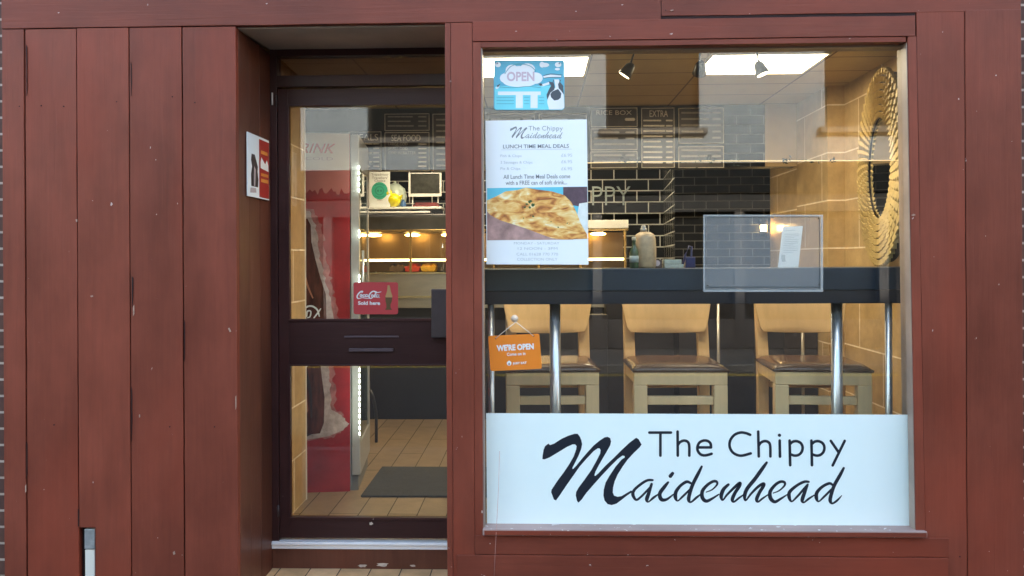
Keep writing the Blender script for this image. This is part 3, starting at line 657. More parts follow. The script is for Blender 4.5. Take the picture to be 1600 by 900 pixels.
# ================================================================== drinks fridge
FY = 1.32; fxl = -1.86; fxr = P(548, 500, FY).x; ftop = fz(208, 510, FY)
fr_ = thing('drinks_fridge', 'tall drinks fridge with a red side showing a cola bottle and a lit glass door', 'fridge', (fxr, FY, 0))
fr_.rotation_euler = (0, 0, R(6.5))
zf = lambda py: fz(py, 510, FY)
MB().box(fxl, fxr, FY, FY+.60, .03, ftop).build('cabinet', mat('fridge_grey', (.20, .21, .22), .4, var=.05), fr_, .004)
S = lambda k: Sheet(FY-.0012-k*.0006)
s = S(0); s.rect(440, 770, 548, 575) if False else s.poly([(440, 209), (547, 209), (547, 769), (440, 769)]); s.build('side_red', mat('fridge_red', (.32, .016, .022), .3, var=.28, vscale=5), fr_)
s = S(1); s.poly([(440, 209), (546, 209), (546, 266), (440, 266)]); s.build('side_header', mat('fridge_cream', (.50, .44, .36), .4), fr_)
random.seed(5)
pts = [(440, 266), (546, 266)]; x = 546
while x > 442: pts.append((x, 299+random.uniform(-5, 6))); x -= random.uniform(2, 4.5)
pts.append((440, 302)); s = S(2); s.poly(pts); s.build('side_pink_band', mat('fridge_pink', (.50, .16, .15), .4), fr_)
s = S(3); s.text('DRINK', 454, 225, 525, 240, .01, 0, .35); s.build('side_heading', mat('drink_red', (.42, .06, .035), .4), fr_)
s = S(3); s.text('ICE COLD', 452, 246, 521, 251, 0); s.build('side_subheading', mat('drink_pale', (.30, .22, .20), .4), fr_)
# frost edge of the printed bottle
pts = [(440, 325)]
edge = [(474, 330), (482, 352), (486, 380), (490, 410), (498, 440), (504, 465), (512, 500), (506, 540), (502, 575), (505, 600), (506, 640), (522, 648), (532, 662), (524, 672), (505, 680), (480, 684)]
ee = []
for (a, b) in zip(edge, edge[1:]):
    for j in range(5): ee.append((a[0]+(b[0]-a[0])*j/5+random.uniform(-1.8, 1.8)+12, a[1]+(b[1]-a[1])*j/5))
ew = [(x+random.uniform(4, 11), y+random.uniform(-3, 3)) for x, y in ee if x < 530]
s = S(3.5); s.poly([(440, 322)]+ew+[(440, 697)]); s.build('print_mist', mat('print_mist', (.36, .13, .13), .5, var=.5, vscale=16), fr_)
s = S(4); s.poly([(440, 326)]+ee+[(440, 690)]); s.build('print_frost', mat('print_frost', (.42, .34, .33), .5, var=.35, vscale=22), fr_)
bt = [(474, 342), (479, 352), (480, 378), (486, 405), (494, 435), (502, 460), (503, 500), (498, 540), (493, 560), (496, 590), (500, 620), (499, 660), (493, 676), (440, 680), (440, 340)]
bt = [(x+(8 if x > 450 else 0), y) for x, y in bt]; s = S(5); s.poly(bt); s.build('print_bottle', mat('print_cola', (.085, .022, .014), .25, var=.6, vscale=12, stretch=(3, 1, .6)), fr_)
s = S(6); s.poly([(440, 338), (473, 342), (477, 350), (477, 386), (472, 392), (440, 392)]); s.stroke([(478, 575, 6), (486, 610, 5), (488, 650, 3)]); s.poly([(440, 676), (490, 676), (480, 681), (440, 683)]); s.build('print_bottle_shade', mat('print_dark', (.03, .015, .012), .3), fr_)
s = S(6); s.stroke([(478, 640, 10), (474, 600, 12), (476, 575, 6)]); s.stroke([(476, 420, 2), (482, 445, 3), (490, 465, 2)]); s.build('print_bottle_light', mat('print_amber', (.46, .17, .09), .3), fr_)
s = S(7); s.stroke([(474, 492, 2), (480, 480, 2.6), (489, 478, 2.6), (497, 484, 2.6), (500, 494, 1.5)]); s.stroke([(481, 494, 1.6), (482, 486, 2.4), (487, 486, 2), (486, 494, 2), (482, 496, 1.4)]); s.stroke([(492, 496, 2), (498, 488, 2.4), (502, 482, 1.6)])
s.stroke([(470, 570, 2), (477, 573, 2.4), (483, 570, 1.5)]); s.build('print_script', paper, fr_)
# door frame, glass and lights
doorx0, doorx1 = fxr+.003, fxr+.055
m = MB(); m.box(doorx0, doorx1, FY-.004, FY+.055, .10, ftop-.01); m.box(doorx0, doorx1, FY+.55, FY+.6, .10, ftop-.01); m.box(doorx0, doorx1, FY+.055, FY+.55, .10, .30); m.box(doorx0, doorx1, FY+.055, FY+.55, ftop-.22, ftop-.01)
fd = m.build('fridge_door', mat('door_frame_grey', (.46, .47, .47), .35, .3), fr_, .004)
MB().box(doorx0+.04, doorx0+.046, FY+.055, FY+.55, .30, ftop-.22).build('door_glass', glass_mat('fridge_glass', .12, (.75, .85, .82, 1)), fd)
MB().tube([(doorx1+.02, FY+.02, 1.1), (doorx1+.02, FY+.02, 1.5)], .008, 8).build('door_handle', chrome, fd)
m = MB(); m.box(fxr-.04, fxr+.04, FY+.02, FY+.58, .0, .095); m.build('kick_plate', mat('kick_grey', (.20, .20, .19), .5), fr_)
m = MB(); m.box(doorx0+.001, doorx0+.008, FY+.056, FY+.548, .301, ftop-.221); m.build('cabinet_interior', mat('fridge_inside', (.12, .15, .14), .5, var=.5, vscale=9, emit=(.5, .6, .58), estr=.004), fr_)
ledm = mat('led_white', (1, 1, 1), .5, emit=(.85, 1, .95), estr=2)
for k, py in enumerate([261, 270, 279, 288, 297, 362, 369, 432, 440]+[578+i*9.1 for i in range(12)]):
    p = PX(560, py, doorx1+.003)
    o = MB().ball(p, .0115, 10, .35, 1, 1).build('led', ledm, fr_)

# mat
tag(MB().prism([P(561, 779, 1.23)*1, P(735, 779, 1.23), P(735, 734, 1.83), P(590, 734, 1.83)] if False else [(-1.06, 1.20, 0.0005), (.35, 1.20, 0.0005), (.35, 1.85, 0.0005), (-1.06, 1.85, 0.0005)], (0, 0, .012)).build('door_mat', mat('mat_rubber', (.028, .027, .026), .9, var=.25, vscale=30, bump=.5, bscale=200), None, .003), 'dark grey rubber mat on the tiled floor inside the door', 'door mat')
# dark table leg seen right of the fridge, a chair leg
m = MB(); px = fx(584, 2.6); m.tube([P(577, 608, 2.6), P(583, 620, 2.6), P(588, 645, 2.6), (P(588, 690, 2.6).x, 2.6, .0)], .012, 8); m.tube([P(577, 608, 2.6)+Vector((0, 0, 0)), P(576, 596, 2.6)], .012, 8)
tag(m.build('curved_leg', black_metal), 'curved black metal leg standing right of the drinks fridge', 'stand leg')

# ================================================================== window bar and what stands on it
BX0, BX1 = fx(744, .22), IX1-.002; BYF = .22; BYB = .58
zt = EYE-.047
bar = thing('window_bar', 'dark bar table tinted with a bluish reflection, running along inside the window', 'bar table', ((BX0+BX1)/2, .4, 0))
MB().box(BX0, BX1, BYF, BYB, zt-.105, zt).build('worktop', mat('bar_top_reflection_tint', (.012, .027, .044), .38, var=.15, vscale=5), bar, .004)  # pale street reflection on the bar is put into this bluer colour
MB().box(BX0, BX1, BYF+.008, BYF+.03, fz(475, 1080, BYF), zt-.1055).build('apron', mat('bar_apron', (.010, .014, .024), .4), bar, .002)
for px, r, yy in ((867, .0265, .33), (1307, .0265, .33), (1388, .016, .26), (767, .016, .26)):
    X = fx(px, yy); mm = MB().tube([(X, yy, .004), (X, yy, zt-.106)], r, 20); mm.build('leg', chrome, bar)
    MB().lathe((X, yy, .0), [(r*2.6, 0), (r*2.6, .008), (r*1.1, .02)], 20).build('leg_foot', chrome, bar)
# vinegar jar
YB = .40
def onbar(px): return fx(px, YB)
sB = FPX/(DIST+YB)
t = thing('brown_jar', 'large pale brown jar with a small lid on the window bar', 'jar', (onbar(1007), YB, zt))
w = 17.5/sB; k = 1/sB
MB().lathe((onbar(1008), YB, zt), [(w*.9, 0), (w*.98, 3*k), (w, 30*k), (w*.94, 46*k), (w*.82, 52*k), (w*.45, 56*k)], 28).build('jar_body', mat('jar_brown', (.50, .35, .20), .45, var=.2, vscale=30), t)
MB().lathe((onbar(1006), YB, zt+56.2*k), [(5.5*k, 0), (5.5*k, 5*k), (4*k, 5.5*k), (4*k, 8*k), (3*k, 10*k)], 18).build('lid', mat('lid_grey', (.35, .34, .30), .3, .5), t)
t = thing('green_bottle', 'small green glass bottle with a pale label in front of the brown jar', 'bottle', (onbar(991), YB-.07, zt))
yb = YB-.075; xb = fx(991, yb); 
MB().lathe((xb, yb, zt), [(6.5*k, 0), (7*k, 2*k), (7*k, 24*k), (5.8*k, 29*k), (3*k, 34*k), (2.6*k, 40*k), (3.1*k, 40.5*k), (3.1*k, 43*k)], 18).build('bottle_body', mat('bottle_green', (.035, .075, .03), .12), t)
MB().lathe((xb, yb, zt+9*k), [(7.15*k, 0), (7.15*k, 10*k)], 18).build('bottle_label', mat('label_pale', (.35, .40, .36), .6), t)
MB().lathe((xb, yb, zt+43.1*k), [(3.4*k, 0), (3.4*k, 4*k), (1*k, 5*k)], 14).build('bottle_cap', mat('cap_cream', (.62, .56, .40), .4), t)
x = onbar(1027); t = thing('round_pot', 'tiny dark pot with a round white label right of the brown jar', 'pot', (x, YB, zt))
MB().box(x-5*k, x+7*k, YB-.01, YB+.03, zt, zt+13*k).build('pot_body', mat('pot_brown', (.10, .06, .045), .5), t, .003)
m = MB(); m.tube([(x-.5*k, YB-.0125, zt+7.5*k), (x-.5*k, YB-.0105, zt+7.5*k)], 4.5*k, 16); m.build('pot_label', mat('label_pink', (.6, .45, .43), .5), t)
x0, x1 = onbar(1037), onbar(1064); m = MB(); m.box(x0, x1, YB-.02, YB+.05, zt+6*k, zt+13*k); m.box(x0+.002, onbar(1067), YB-.025, YB+.05, zt, zt+5.6*k)
tag(m.build('napkin_stack', mat('napkin', (.42, .44, .36), .8, var=.15, vscale=40), None, .002), 'stack of two pale folded napkin packs on the window bar', 'napkins')
t = thing('blue_basket', 'dark blue caddy with an arched handle on the window bar', 'caddy', (onbar(1078), YB+.03, zt)); bl = mat('basket_blue', (.018, .025, .10), .4)
x = onbar(1079); MB().tube([(x-11*k, YB+.03, zt), (x-6*k, YB+.03, zt+20*k), (x, YB+.03, zt+34*k), (x+4*k, YB+.03, zt+33*k), (x+3*k, YB+.03, zt+15*k), (x, YB+.03, zt)], .0052, 8).build('handle', bl, t)
MB().box(x-6*k, x+9*k, YB+.02, YB+.07, zt, zt+17*k).build('tray', bl, t, .003)
# slanted paper in a stand
t = thing('table_notice', 'white printed notice leaning on a stand on the window bar', 'notice', (onbar(1236), YB, zt))
Yn = YB
xf = lambda x, y, dk: Vector((P(x, y, Yn).x, Yn+(419-y)/66*.05-dk-.0, P(x, y, Yn).z))
s = Sheet(Yn, xf); s.poly([(1215.5, 418), (1247.5, 418), (1260, 352.5), (1228, 353.5)]); s.build('notice_sheet', paper, t, .0015)
s = Sheet(Yn, lambda x, y, dk: xf(x, y, dk+.0015))
for i in range(13):
    y = 360+i*2.9; xx = 1228-(y-353.5)/65*12.5+5
    if i in (1,): continue
    s.line(xx, y, xx+(22 if i % 4 else 15), y-.6, .8)
s.rect(1222, 398, 1228, 409); s.build('notice_print', paleink, t)
MB().prism([(onbar(1222), Yn+.055, zt), (onbar(1226), Yn+.055, zt), (onbar(1242), Yn+.052, zt+.16), (onbar(1238), Yn+.052, zt+.16)], (0, .004, 0)).build('stand', white, t)

# ================================================================== bar stools
oak = mat('oak', (.76, .53, .28), .42, var=.08, vscale=5, stretch=(4, 4, .7), bump=.1)
leather = mat('brown_leather', (.085, .04, .022), .22, var=.25, vscale=12, bump=.15, bscale=90)
def make_stool():
    t = thing('bar_stool', 'x', 'bar stool', (0, 0, 0), 'bar stools behind the window bar')
    W = .235
    for sx in (-1, 1):
        MB().box(sx*W-(.068 if sx > 0 else 0), sx*W+(.068 if sx < 0 else 0), 0, .06, 0, .800).build('leg', oak, t, .004)
        x0 = sx*.205
        m = MB(); m.prism([(x0-.03, .40, 0), (x0+.03, .40, 0), (x0+.03, .40, .90), (x0+.03+sx*.004, .455, 1.26), (x0-.03+sx*.004, .455, 1.26), (x0-.03, .40, .90)][:4]+[(x0-.03, .40, .90)], (0, .05, 0))
        m.box(x0-.03, x0+.03, .40, .45, .90, .905)
        m2 = MB(); m2.prism([(x0-.03, .40, 0), (x0-.03, .45, 0), (x0-.03, .45, .90), (x0-.03, .515, 1.27), (x0-.03, .475, 1.27), (x0-.03, .40, .90)], (.06, 0, 0)); m.bm.free()
        m2.build('rear_leg', oak, t, .004)
    m = MB(); m.box(-W, W, .002, .05, .8005, .866); m.box(-W+.005, -W+.045, .0505, .40, .8005, .862); m.box(W-.045, W-.005, .0505, .40, .8005, .862); m.box(-W+.04, W-.04, .405, .445, .8005, .862)
    m.build('seat_frame', oak, t, .004)
    m = MB(); m.box(-W+.069, W-.069, .012, .045, .700, .742); m.build('stretcher', oak, t, .003)
    m = MB(); m.box(-W+.069, W-.069, .410, .44, .72, .752); m.build('stretcher', oak, t, .003)
    for sx in (-1, 1): MB().box(sx*(W-.04)-.015, sx*(W-.04)+.015, .061, .399, .54, .58).build('stretcher', oak, t, .003)
    MB().box(-W+.069, W-.069, .012, .048, .28, .325).build('foot_rest', oak, t, .003)
    # cushion: rounded pad
    bm = bmesh.new(); nx, ny = 18, 14; g = []
    for j in range(ny+1):
        for i in range(nx+1):
            u, v = i/nx*2-1, j/ny*2-1; e = (1-abs(u)**5)*(1-abs(v)**5)
            g.append((u, v, e))
    top = [bm.verts.new((u*.247*(1-.02*(1-e)), .215+v*.225, .878+.030*e**.45)) for u, v, e in g]
    bot = [bm.verts.new((u*.240, .215+v*.218, .8665)) for u, v, e in g]
    for j in range(ny):
        for i in range(nx):
            a = j*(nx+1)+i; f = bm.faces.new((top[a], top[a+1], top[a+nx+2], top[a+nx+1])); f.smooth = True; bm.faces.new((bot[a], bot[a+nx+1], bot[a+nx+2], bot[a+1]))
    ring = [i for i in range(nx+1)]+[j*(nx+1)+nx for j in range(1, ny+1)]+[ny*(nx+1)+i for i in range(nx-1, -1, -1)]+[j*(nx+1) for j in range(ny-1, 0, -1)]
    for a, b in zip(ring, ring[1:]+ring[:1]): bm.faces.new((top[a], bot[a], bot[b], top[b]))
    m = MB(); m.bm.free(); m.bm = bm; m.build('seat', leather, t)
    # backrest: curved plywood, wider at the top
    bm = bmesh.new(); n = 16; A = []
    for i in range(n+1):
        u = i/n*2-1; col = []
        for z, hw, yo in ((1.022+.010*u*u-.0, .205, .435), (1.06, .222, .441), (1.15, .240, .455), (1.25, .256, .470), (1.335, .262, .482)):
            col.append((u*hw, yo-.045*(u*u)*1.0+.0, z-(0 if z > 1.03 else (-.006 if abs(u) > .98 else 0))))
        A.append(col)
    F = [[bm.verts.new(c) for c in col] for col in A]; B = [[bm.verts.new((c[0], c[1]+.018, c[2])) for c in col] for col in A]
    for i in range(n):
        for j in range(4):
            bm.faces.new((F[i][j], F[i+1][j], F[i+1][j+1], F[i][j+1])).smooth = True; bm.faces.new((B[i][j], B[i][j+1], B[i+1][j+1], B[i+1][j])).smooth = True
        bm.faces.new((F[i][0], B[i][0], B[i+1][0], F[i+1][0])); bm.faces.new((F[i][4], F[i+1][4], B[i+1][4], B[i][4]))
    for j in range(4): bm.faces.new((F[0][j], F[0][j+1], B[0][j+1], B[0][j])); bm.faces.new((F[n][j], B[n][j], B[n][j+1], F[n][j+1]))
    m = MB(); m.bm.free(); m.bm = bm; m.build('backrest', oak, t, .003)
    return t
proto = make_stool(); kids = list(proto.children)
SY = .46
for i, (px, rz, lab) in enumerate(((863, R(2.5), 'light wood bar stool with a brown seat behind the orange open sign'), (1063, 0, 'middle light wood bar stool, between the two thick chrome legs'), (1286, R(-4), 'light wood bar stool with a brown seat at the right, behind the right chrome leg'))):
    o = proto if i == 0 else proto.copy()
    if i:
        COL.objects.link(o)
        for c in kids: d = c.copy(); COL.objects.link(d); d.parent = o
    o.location = (fx(px, SY), SY, 0); o.rotation_euler = (0, 0, rz); o['label'] = lab
# thin steel posts of the tables further in
for px, yy, lab in ((1122, 1.3, 'thin grey steel post seen right of the middle bar stool'), (1254, 1.3, 'thin grey steel post seen through the right bar stool')):
    X = fx(px, yy); t = thing('table_post', lab, 'post', (X, yy, 0), 'thin steel table posts')
    MB().tube([(X, yy, 0.008), (X, yy, 1.24)], .009, 12).build('post', mat('post_grey', (.34, .33, .30), .3, .7), t)
    MB().lathe((X, yy, 0), [(.12, 0), (.12, .007), (.02, .012)], 20).build('foot', MATS['post_grey'], t)

# ================================================================== carved round mirror on the right wall
mc = Vector((1.815, .63, P(1375, 263, .63).z)); Ro = .51; Ri = .272; phi = R(11.5)
mirror = thing('carved_mirror', 'big round mirror with a golden carved wooden frame of stepped blocks on the right wall', 'mirror', mc)
u = Vector((math.sin(phi), math.cos(phi), 0)); w = Vector((0, 0, 1)); nrm = Vector((-math.cos(phi), math.sin(phi), 0))
def mp(r, a, h): return mc+u*(r*math.cos(a))+w*(r*math.sin(a))+nrm*h
gold = mat('golden_wood', (.50, .36, .15), .45, .1, var=.2, vscale=20); dk = mat('mirror_dark_wood', (.035, .02, .012), .7)
bm = MB(); n = 72
prof = [(Ri, .0), (Ri, .012), (Ro-.02, .012), (Ro-.02, -.035), (Ri, -.035)]
rings = [[bm.bm.verts.new(mp(r, 2*math.pi*k/n, h)) for k in range(n)] for r, h in prof]
for a, b in zip(rings, rings[1:]+rings[:1]):
    for k in range(n): bm.bm.faces.new((a[k], a[(k+1) % n], b[(k+1) % n], b[k]))
bm.build('ring', dk, mirror)
bm = MB(); NR = 7
for j in range(NR):
    r0 = Ri-.010+(Ro-Ri+.016)*j/NR; r1 = r0+(Ro-Ri)/NR*.82; nb = 54
    for k in range(nb):
        a = 2*math.pi*(k+.5*(j % 2)+.35*j)/nb; da = 2*math.pi/nb*.36; sk = 2*math.pi/nb*.32
        h = .012+.009*math.sin(math.pi*(j+.7)/(NR+.5)); 
        q = [mp(r0, a-da, .0122), mp(r0, a+da, .0122), mp(r1, a+da+sk, .0122), mp(r1, a-da+sk, .0122)]; q2 = [mp(r0, a-da, h+.004), mp(r0, a+da, h+.012), mp(r1, a+da+sk, h+.012), mp(r1, a-da+sk, h+.004)]
        va = [bm.bm.verts.new(p) for p in q]; vb = [bm.bm.verts.new(p) for p in q2]
        bm.bm.faces.new(vb); bm.bm.faces.new(va[::-1])
        for i in range(4): bm.bm.faces.new((va[i], va[(i+1) % 4], vb[(i+1) % 4], vb[i]))
# pointed teeth round the rim
for k in range(72):
    a = 2*math.pi*k/72; d = 2*math.pi/72*.5
    bm.prism([mp(Ro-.02, a-d, .002), mp(Ro-.02, a+d, .002), mp(Ro+.008, a, .002)], nrm*.018)
bm.build('carved_blocks', gold, mirror, .0008, seg=1)
MB().prism([mp(Ri-.004, 2*math.pi*k/64, .003) for k in range(64)], nrm*.003).build('mirror_glass', mat('mirror_silver', (.80, .82, .82), .02, 1), mirror)
MB().tube([mc-nrm*.035, mc-nrm*.035+Vector((.10, 0, 0))], .05, 16).build('wall_bracket', dk, mirror)

# ================================================================== garland wire across the window
t = thing('fairy_light_wire', 'thin golden wire garland with small leaf tangles strung across behind the glass', 'garland')
def gp(x, y): return P(x, y, .15 if x > 745 else .60)
wirem = mat('gold_wire', (.85, .60, .28), .3, .6, emit=(1, .7, .35), estr=.08)
m = MB(); m.tube([gp(x, y+.6*math.sin(x*.05)) for x, y in ((759, 257), (850, 255), (920, 254), (1000, 253), (1100, 252), (1190, 251.5), (1300, 250.5), (1409, 250))], .0022, 6); m.build('wire', wirem, t)
m = MB(); random.seed(11)
for cx, n in ((975, 12), (990, 10), (1095, 14), (1110, 12), (1152, 8), (1228, 9), (1300, 7), (1268, 4), (1070, 4)):
    for i in range(n):
        x = cx+random.gauss(0, 5); y = 252+random.gauss(-1, 3.5); p = gp(x, y)+Vector((0, random.uniform(-.01, .01), 0)); a = random.uniform(0, 6.28); l = random.uniform(.006, .012)
        d = Vector((math.cos(a), random.uniform(-.5, .5), math.sin(a)))*l; e = Vector((-d.z, d.y, d.x))*.35
        m.face([p-d, p+e, p+d, p-e])
m.build('leaf_tangles', mat('dry_leaf', (.035, .04, .018), .7), t)

# ================================================================== things stuck on the panes
YG = .066
def T(k): return YG-.0012-k*.0005
# --- big vinyl sign
sg = thing('window_sign', 'wide pale vinyl sign reading The Chippy Maidenhead along the bottom of the window', 'sign', tuple(P(1090, 820, YG)))
s = Sheet(T(0)); s.poly([(759.5, 645.5), (1419.0, 648.0), (1421.5, 822.5), (761, 820.5)]); s.build('sign_panel', vinyl, sg, .0012)
Mout = [(48,335),(50,300),(60,240),(75,205),(108,180),(125,195),(165,180),(240,132),(310,100),(370,82),(400,82),(420,105),(437,145),(445,185),(435,235),(410,300),(375,370),(346,425),(353,436),(390,398),(440,335),(500,265),(560,200),(620,150),(670,118),(700,112),(725,125),(735,160),(725,200),(690,262),(650,330),(610,400),(578,462),(568,498),(578,503),(610,475),(680,400),(760,325),(840,245),(920,170),(985,122),(1010,135),(1040,190),(1020,218),(960,275),(900,340),(850,410),(800,490),(770,560),(755,620),(752,670),(765,700),(800,712),(840,705),(890,675),(935,648),(950,662),(890,703),(840,742),(790,780),(740,795),(700,785),(670,750),(658,700),(662,640),(680,570),(720,500),(780,410),(840,340),(872,318),(868,303),(848,300),(800,335),(720,415),(640,500),(560,590),(490,670),(440,740),(410,770),(395,755),(382,700),(385,665),(410,620),(470,540),(540,440),(590,350),(625,280),(630,245),(620,228),(600,228),(560,255),(490,330),(420,410),(350,510),(280,610),(220,700),(185,748),(163,740),(135,665),(140,640),(200,550),(260,470),(320,380),(360,310),(385,240),(390,205),(375,188),(350,188),(290,215),(200,270),(120,318),(70,338)]
o1 = 1536  # second tracing starts 1536 units further right
script = [
 [(1150,545,22),(1100,547,25),(1040,580,27),(970,640,28),(953,690,34),(985,742,24),(1030,715,22),(1090,655,22),(1140,600,20)],
 [(1140,585,26),(1110,680,36),(1092,738,38),(1108,762,16),(1160,720,24),(1205,688,14)],
 [(1305,568,22),(1270,610,36),(1222,680,38),(1238,738,38),(1290,738,26),(1355,690,14)],
 [(1328,505,38),(1350,478,32)],
 [(1530,575,24),(1490,562,30),(1430,600,30),(1385,660,36),(1378,715,38),(1400,752,16),(1450,710,22),(1530,632,20)],
 [(105+o1,410,22),(70+o1,480,34),(15+o1,590,36),(-15+o1,680,36),(-25+o1,742,36),(-2+o1,765,18),(50+o1,722,24),(95+o1,686,13)],
 [(150+o1,665,10),(210+o1,640,14),(258+o1,590,20),(252+o1,560,26),(215+o1,560,28),(160+o1,595,30),(112+o1,655,36),(112+o1,720,38),(150+o1,755,34),(210+o1,730,24),(275+o1,688,14)],
 [(372+o1,590,26),(325+o1,635,36),(300+o1,700,38),(315+o1,745,18),(360+o1,690,22),(430+o1,620,28),(485+o1,575,32),(482+o1,605,34),(440+o1,670,34),(412+o1,735,36),(427+o1,762,20),(480+o1,722,20),(525+o1,690,12)],
 [(755+o1,370,24),(715+o1,425,36),(640+o1,530,38),(560+o1,630,38),(535+o1,700,36),(545+o1,748,18),(600+o1,680,22),(670+o1,610,28),(722+o1,582,32),(722+o1,605,34),(682+o1,670,34),(655+o1,735,36),(668+o1,762,20),(712+o1,730,20),(770+o1,690,12)],
 [(820+o1,675,10),(880+o1,650,14),(933+o1,600,20),(932+o1,567,26),(890+o1,562,28),(838+o1,595,30),(790+o1,660,36),(793+o1,725,40),(835+o1,762,32),(890+o1,735,24),(960+o1,690,12)],
 [(1175+o1,562,22),(1130+o1,562,27),(1060+o1,597,28),(987+o1,660,34),(980+o1,715,36),(1005+o1,758,18),(1060+o1,710,22),(1130+o1,630,24),(1165+o1,590,22)],
 [(1160+o1,600,26),(1130+o1,680,36),(1110+o1,745,36),(1127+o1,768,18),(1175+o1,732,22),(1230+o1,696,12)],
 [(1412+o1,592,24),(1380+o1,578,28),(1310+o1,612,30),(1257+o1,670,36),(1253+o1,725,36),(1275+o1,758,16),(1330+o1,710,22),(1400+o1,640,22)],
 [(1525+o1,425,24),(1490+o1,492,34),(1430+o1,600,36),(1400+o1,690,36),(1390+o1,750,36),(1412+o1,778,20),(1460+o1,748,22),(1505+o1,700,8)],
]
lw = 27
plain = [
 [(1118,70),(1333,70)], [(1228,70),(1228,300)], [(1400,60),(1402,300)], [(1402,195),(1425,165),(1465,150),(1500,162),(1516,200),(1517,300)],
 [(66+o1,218),(198+o1,218)], [(198+o1,216),(192+o1,178),(165+o1,154),(125+o1,150),(85+o1,168),(63+o1,210),(66+o1,252),(95+o1,288),(140+o1,298),(204+o1,282)],
 [(590+o1,92),(545+o1,75),(490+o1,70),(430+o1,95),(390+o1,150),(385+o1,210),(410+o1,262),(455+o1,292),(510+o1,300),(595+o1,278)],
 [(670+o1,60),(676+o1,308)], [(675+o1,200),(700+o1,168),(740+o1,155),(775+o1,168),(790+o1,205),(792+o1,308)],
 [(885+o1,150),(888+o1,310)], [(881+o1,96),(884+o1,97)],
 [(984+o1,150),(990+o1,396)], [(988+o1,185),(1015+o1,162),(1055+o1,156),(1095+o1,175),(1114+o1,215),(1105+o1,262),(1075+o1,292),(1035+o1,300),(990+o1,286)],
 [(1202+o1,150),(1208+o1,396)], [(1206+o1,185),(1233+o1,162),(1273+o1,156),(1313+o1,175),(1332+o1,215),(1323+o1,262),(1293+o1,292),(1253+o1,300),(1208+o1,286)],
 [(1396+o1,153),(1475+o1,268)], [(1535+o1,153),(1415+o1,398)],
]
def logo(sheet, X, Y, kk=1/6.4, fat=1.0):
    """draw the shop's logo with its tracing origin at pixel X, Y and kk pixels per tracing unit"""
    q = lambda p: (X+p[0]*kk, Y+p[1]*kk)
    cl = [(a[0], a[1]) for a in Mout]
    sheet.poly([q(p) for p in cl])
    for st in script: sheet.stroke([q(p)+(p[2]*kk*fat,) for p in st])
    for st in plain:
        st = [q(p)+(lw*kk*fat*(1.15 if len(st) == 2 and abs(st[0][0]-st[1][0]) < 4 and abs(st[0][1]-st[1][1]) < 2 else 1),) for p in st]
        sheet.stroke(st, len(st) > 2)
s = Sheet(T(1)-.0005); logo(s, 840, 665); s.build('sign_lettering', ink, sg)

# --- lunch poster
po = thing('lunch_poster', 'tall white poster listing lunch time meal deals over a fried fish photo', 'poster', tuple(P(838, 412, YG)))
s = Sheet(T(0)); s.poly([(758.5, 188.5), (917, 186.5), (919.5, 413.5), (760, 413)]); s.build('sheet', paper, po, .0008)
s = Sheet(T(1)-.0003); s.poly([(761, 294), (917.5, 291.5), (919, 373.5), (761.5, 375.5)]); s.build('photo_background', mat('print_blue', (.10, .55, .68), .4), po)
s = Sheet(T(2)); s.poly([(880, 292.2), (917.4, 291.8), (918, 325), (880, 318)]); s.build('photo_dark_corner', mat('print_dusk', (.10, .06, .08), .4, var=.3, vscale=30), po)
s = Sheet(T(2)-.0002); s.poly([(905, 318), (918, 316), (919, 373), (896, 373)]); s.build('photo_paper_wrap', mat('print_wrap', (.75, .80, .74), .5, var=.1, vscale=30), po)
fish = mat('print_batter', (.72, .40, .13), .5)
nt = fish.node_tree; b = nt.nodes['Principled BSDF']; tc = N(nt, 'ShaderNodeTexCoord'); nz = N(nt, 'ShaderNodeTexNoise', Scale=26.0, Detail=6.0, Distortion=.8); mpn = N(nt, 'ShaderNodeMapping'); mpn.inputs['Scale'].default_value = (.6, 1, 1.4)
mpn.inputs['Rotation'].default_value = (0, R(-20), 0)
nt.links.new(tc.outputs['Object'], mpn.inputs[0]); nt.links.new(mpn.outputs[0], nz.inputs['Vector']); cr = N(nt, 'ShaderNodeValToRGB'); nt.links.new(nz.outputs[0], cr.inputs[0]); nt.links.new(cr.outputs[0], b.inputs['Base Color'])
for p_, c_ in zip((.30, .40, .50, .60, .70), ((.26, .07, .02, 1), (.60, .22, .05, 1), (.80, .42, .11, 1), (.90, .62, .24, 1), (.92, .84, .58, 1))):
    e = cr.color_ramp.elements.new(p_); e.color = c_
cr.color_ramp.elements.remove(cr.color_ramp.elements[0]); cr.color_ramp.elements.remove(cr.color_ramp.elements[-1])
s = Sheet(T(3)); s.poly([(761, 313), (775, 307), (790, 299), (808, 297), (822, 293), (838, 296), (862, 299), (882, 305), (893, 316), (900, 330), (908, 350), (917, 366), (918, 373), (880, 374.3), (862, 372), (840, 364), (822, 357), (800, 350), (781, 344), (766, 336), (761, 330)]); s.build('photo_fish', fish, po)
s = Sheet(T(2)-.0003); s.poly([(761, 318), (790, 325), (842, 340), (892, 366), (896, 374.3), (761.3, 375.3)]); s.build('photo_wrap_shadow', mat('print_mauve', (.42, .25, .22), .5, var=.4, vscale=18), po)
s = Sheet(T(4)); random.seed(2)
for cx, cy, r in ((828, 315, 3.2), (823, 319, 2.5), (833, 320, 3), (828, 324, 2), (820, 324, 1.8), (833, 338, 1.8), (829, 337, 1.3), (818, 341, 1.2), (872, 355, 1.4), (886, 349, 1), (861, 346, 1)):
    s.poly([(cx+r*random.uniform(.5, 1.2)*math.cos(a), cy+r*random.uniform(.5, 1.2)*math.sin(a)) for a in [i*.785 for i in range(8)]])
s.build('photo_herbs', mat('print_green', (.04, .09, .02), .5), po)
s = Sheet(T(1)-.0004); kk = 81/(2995)
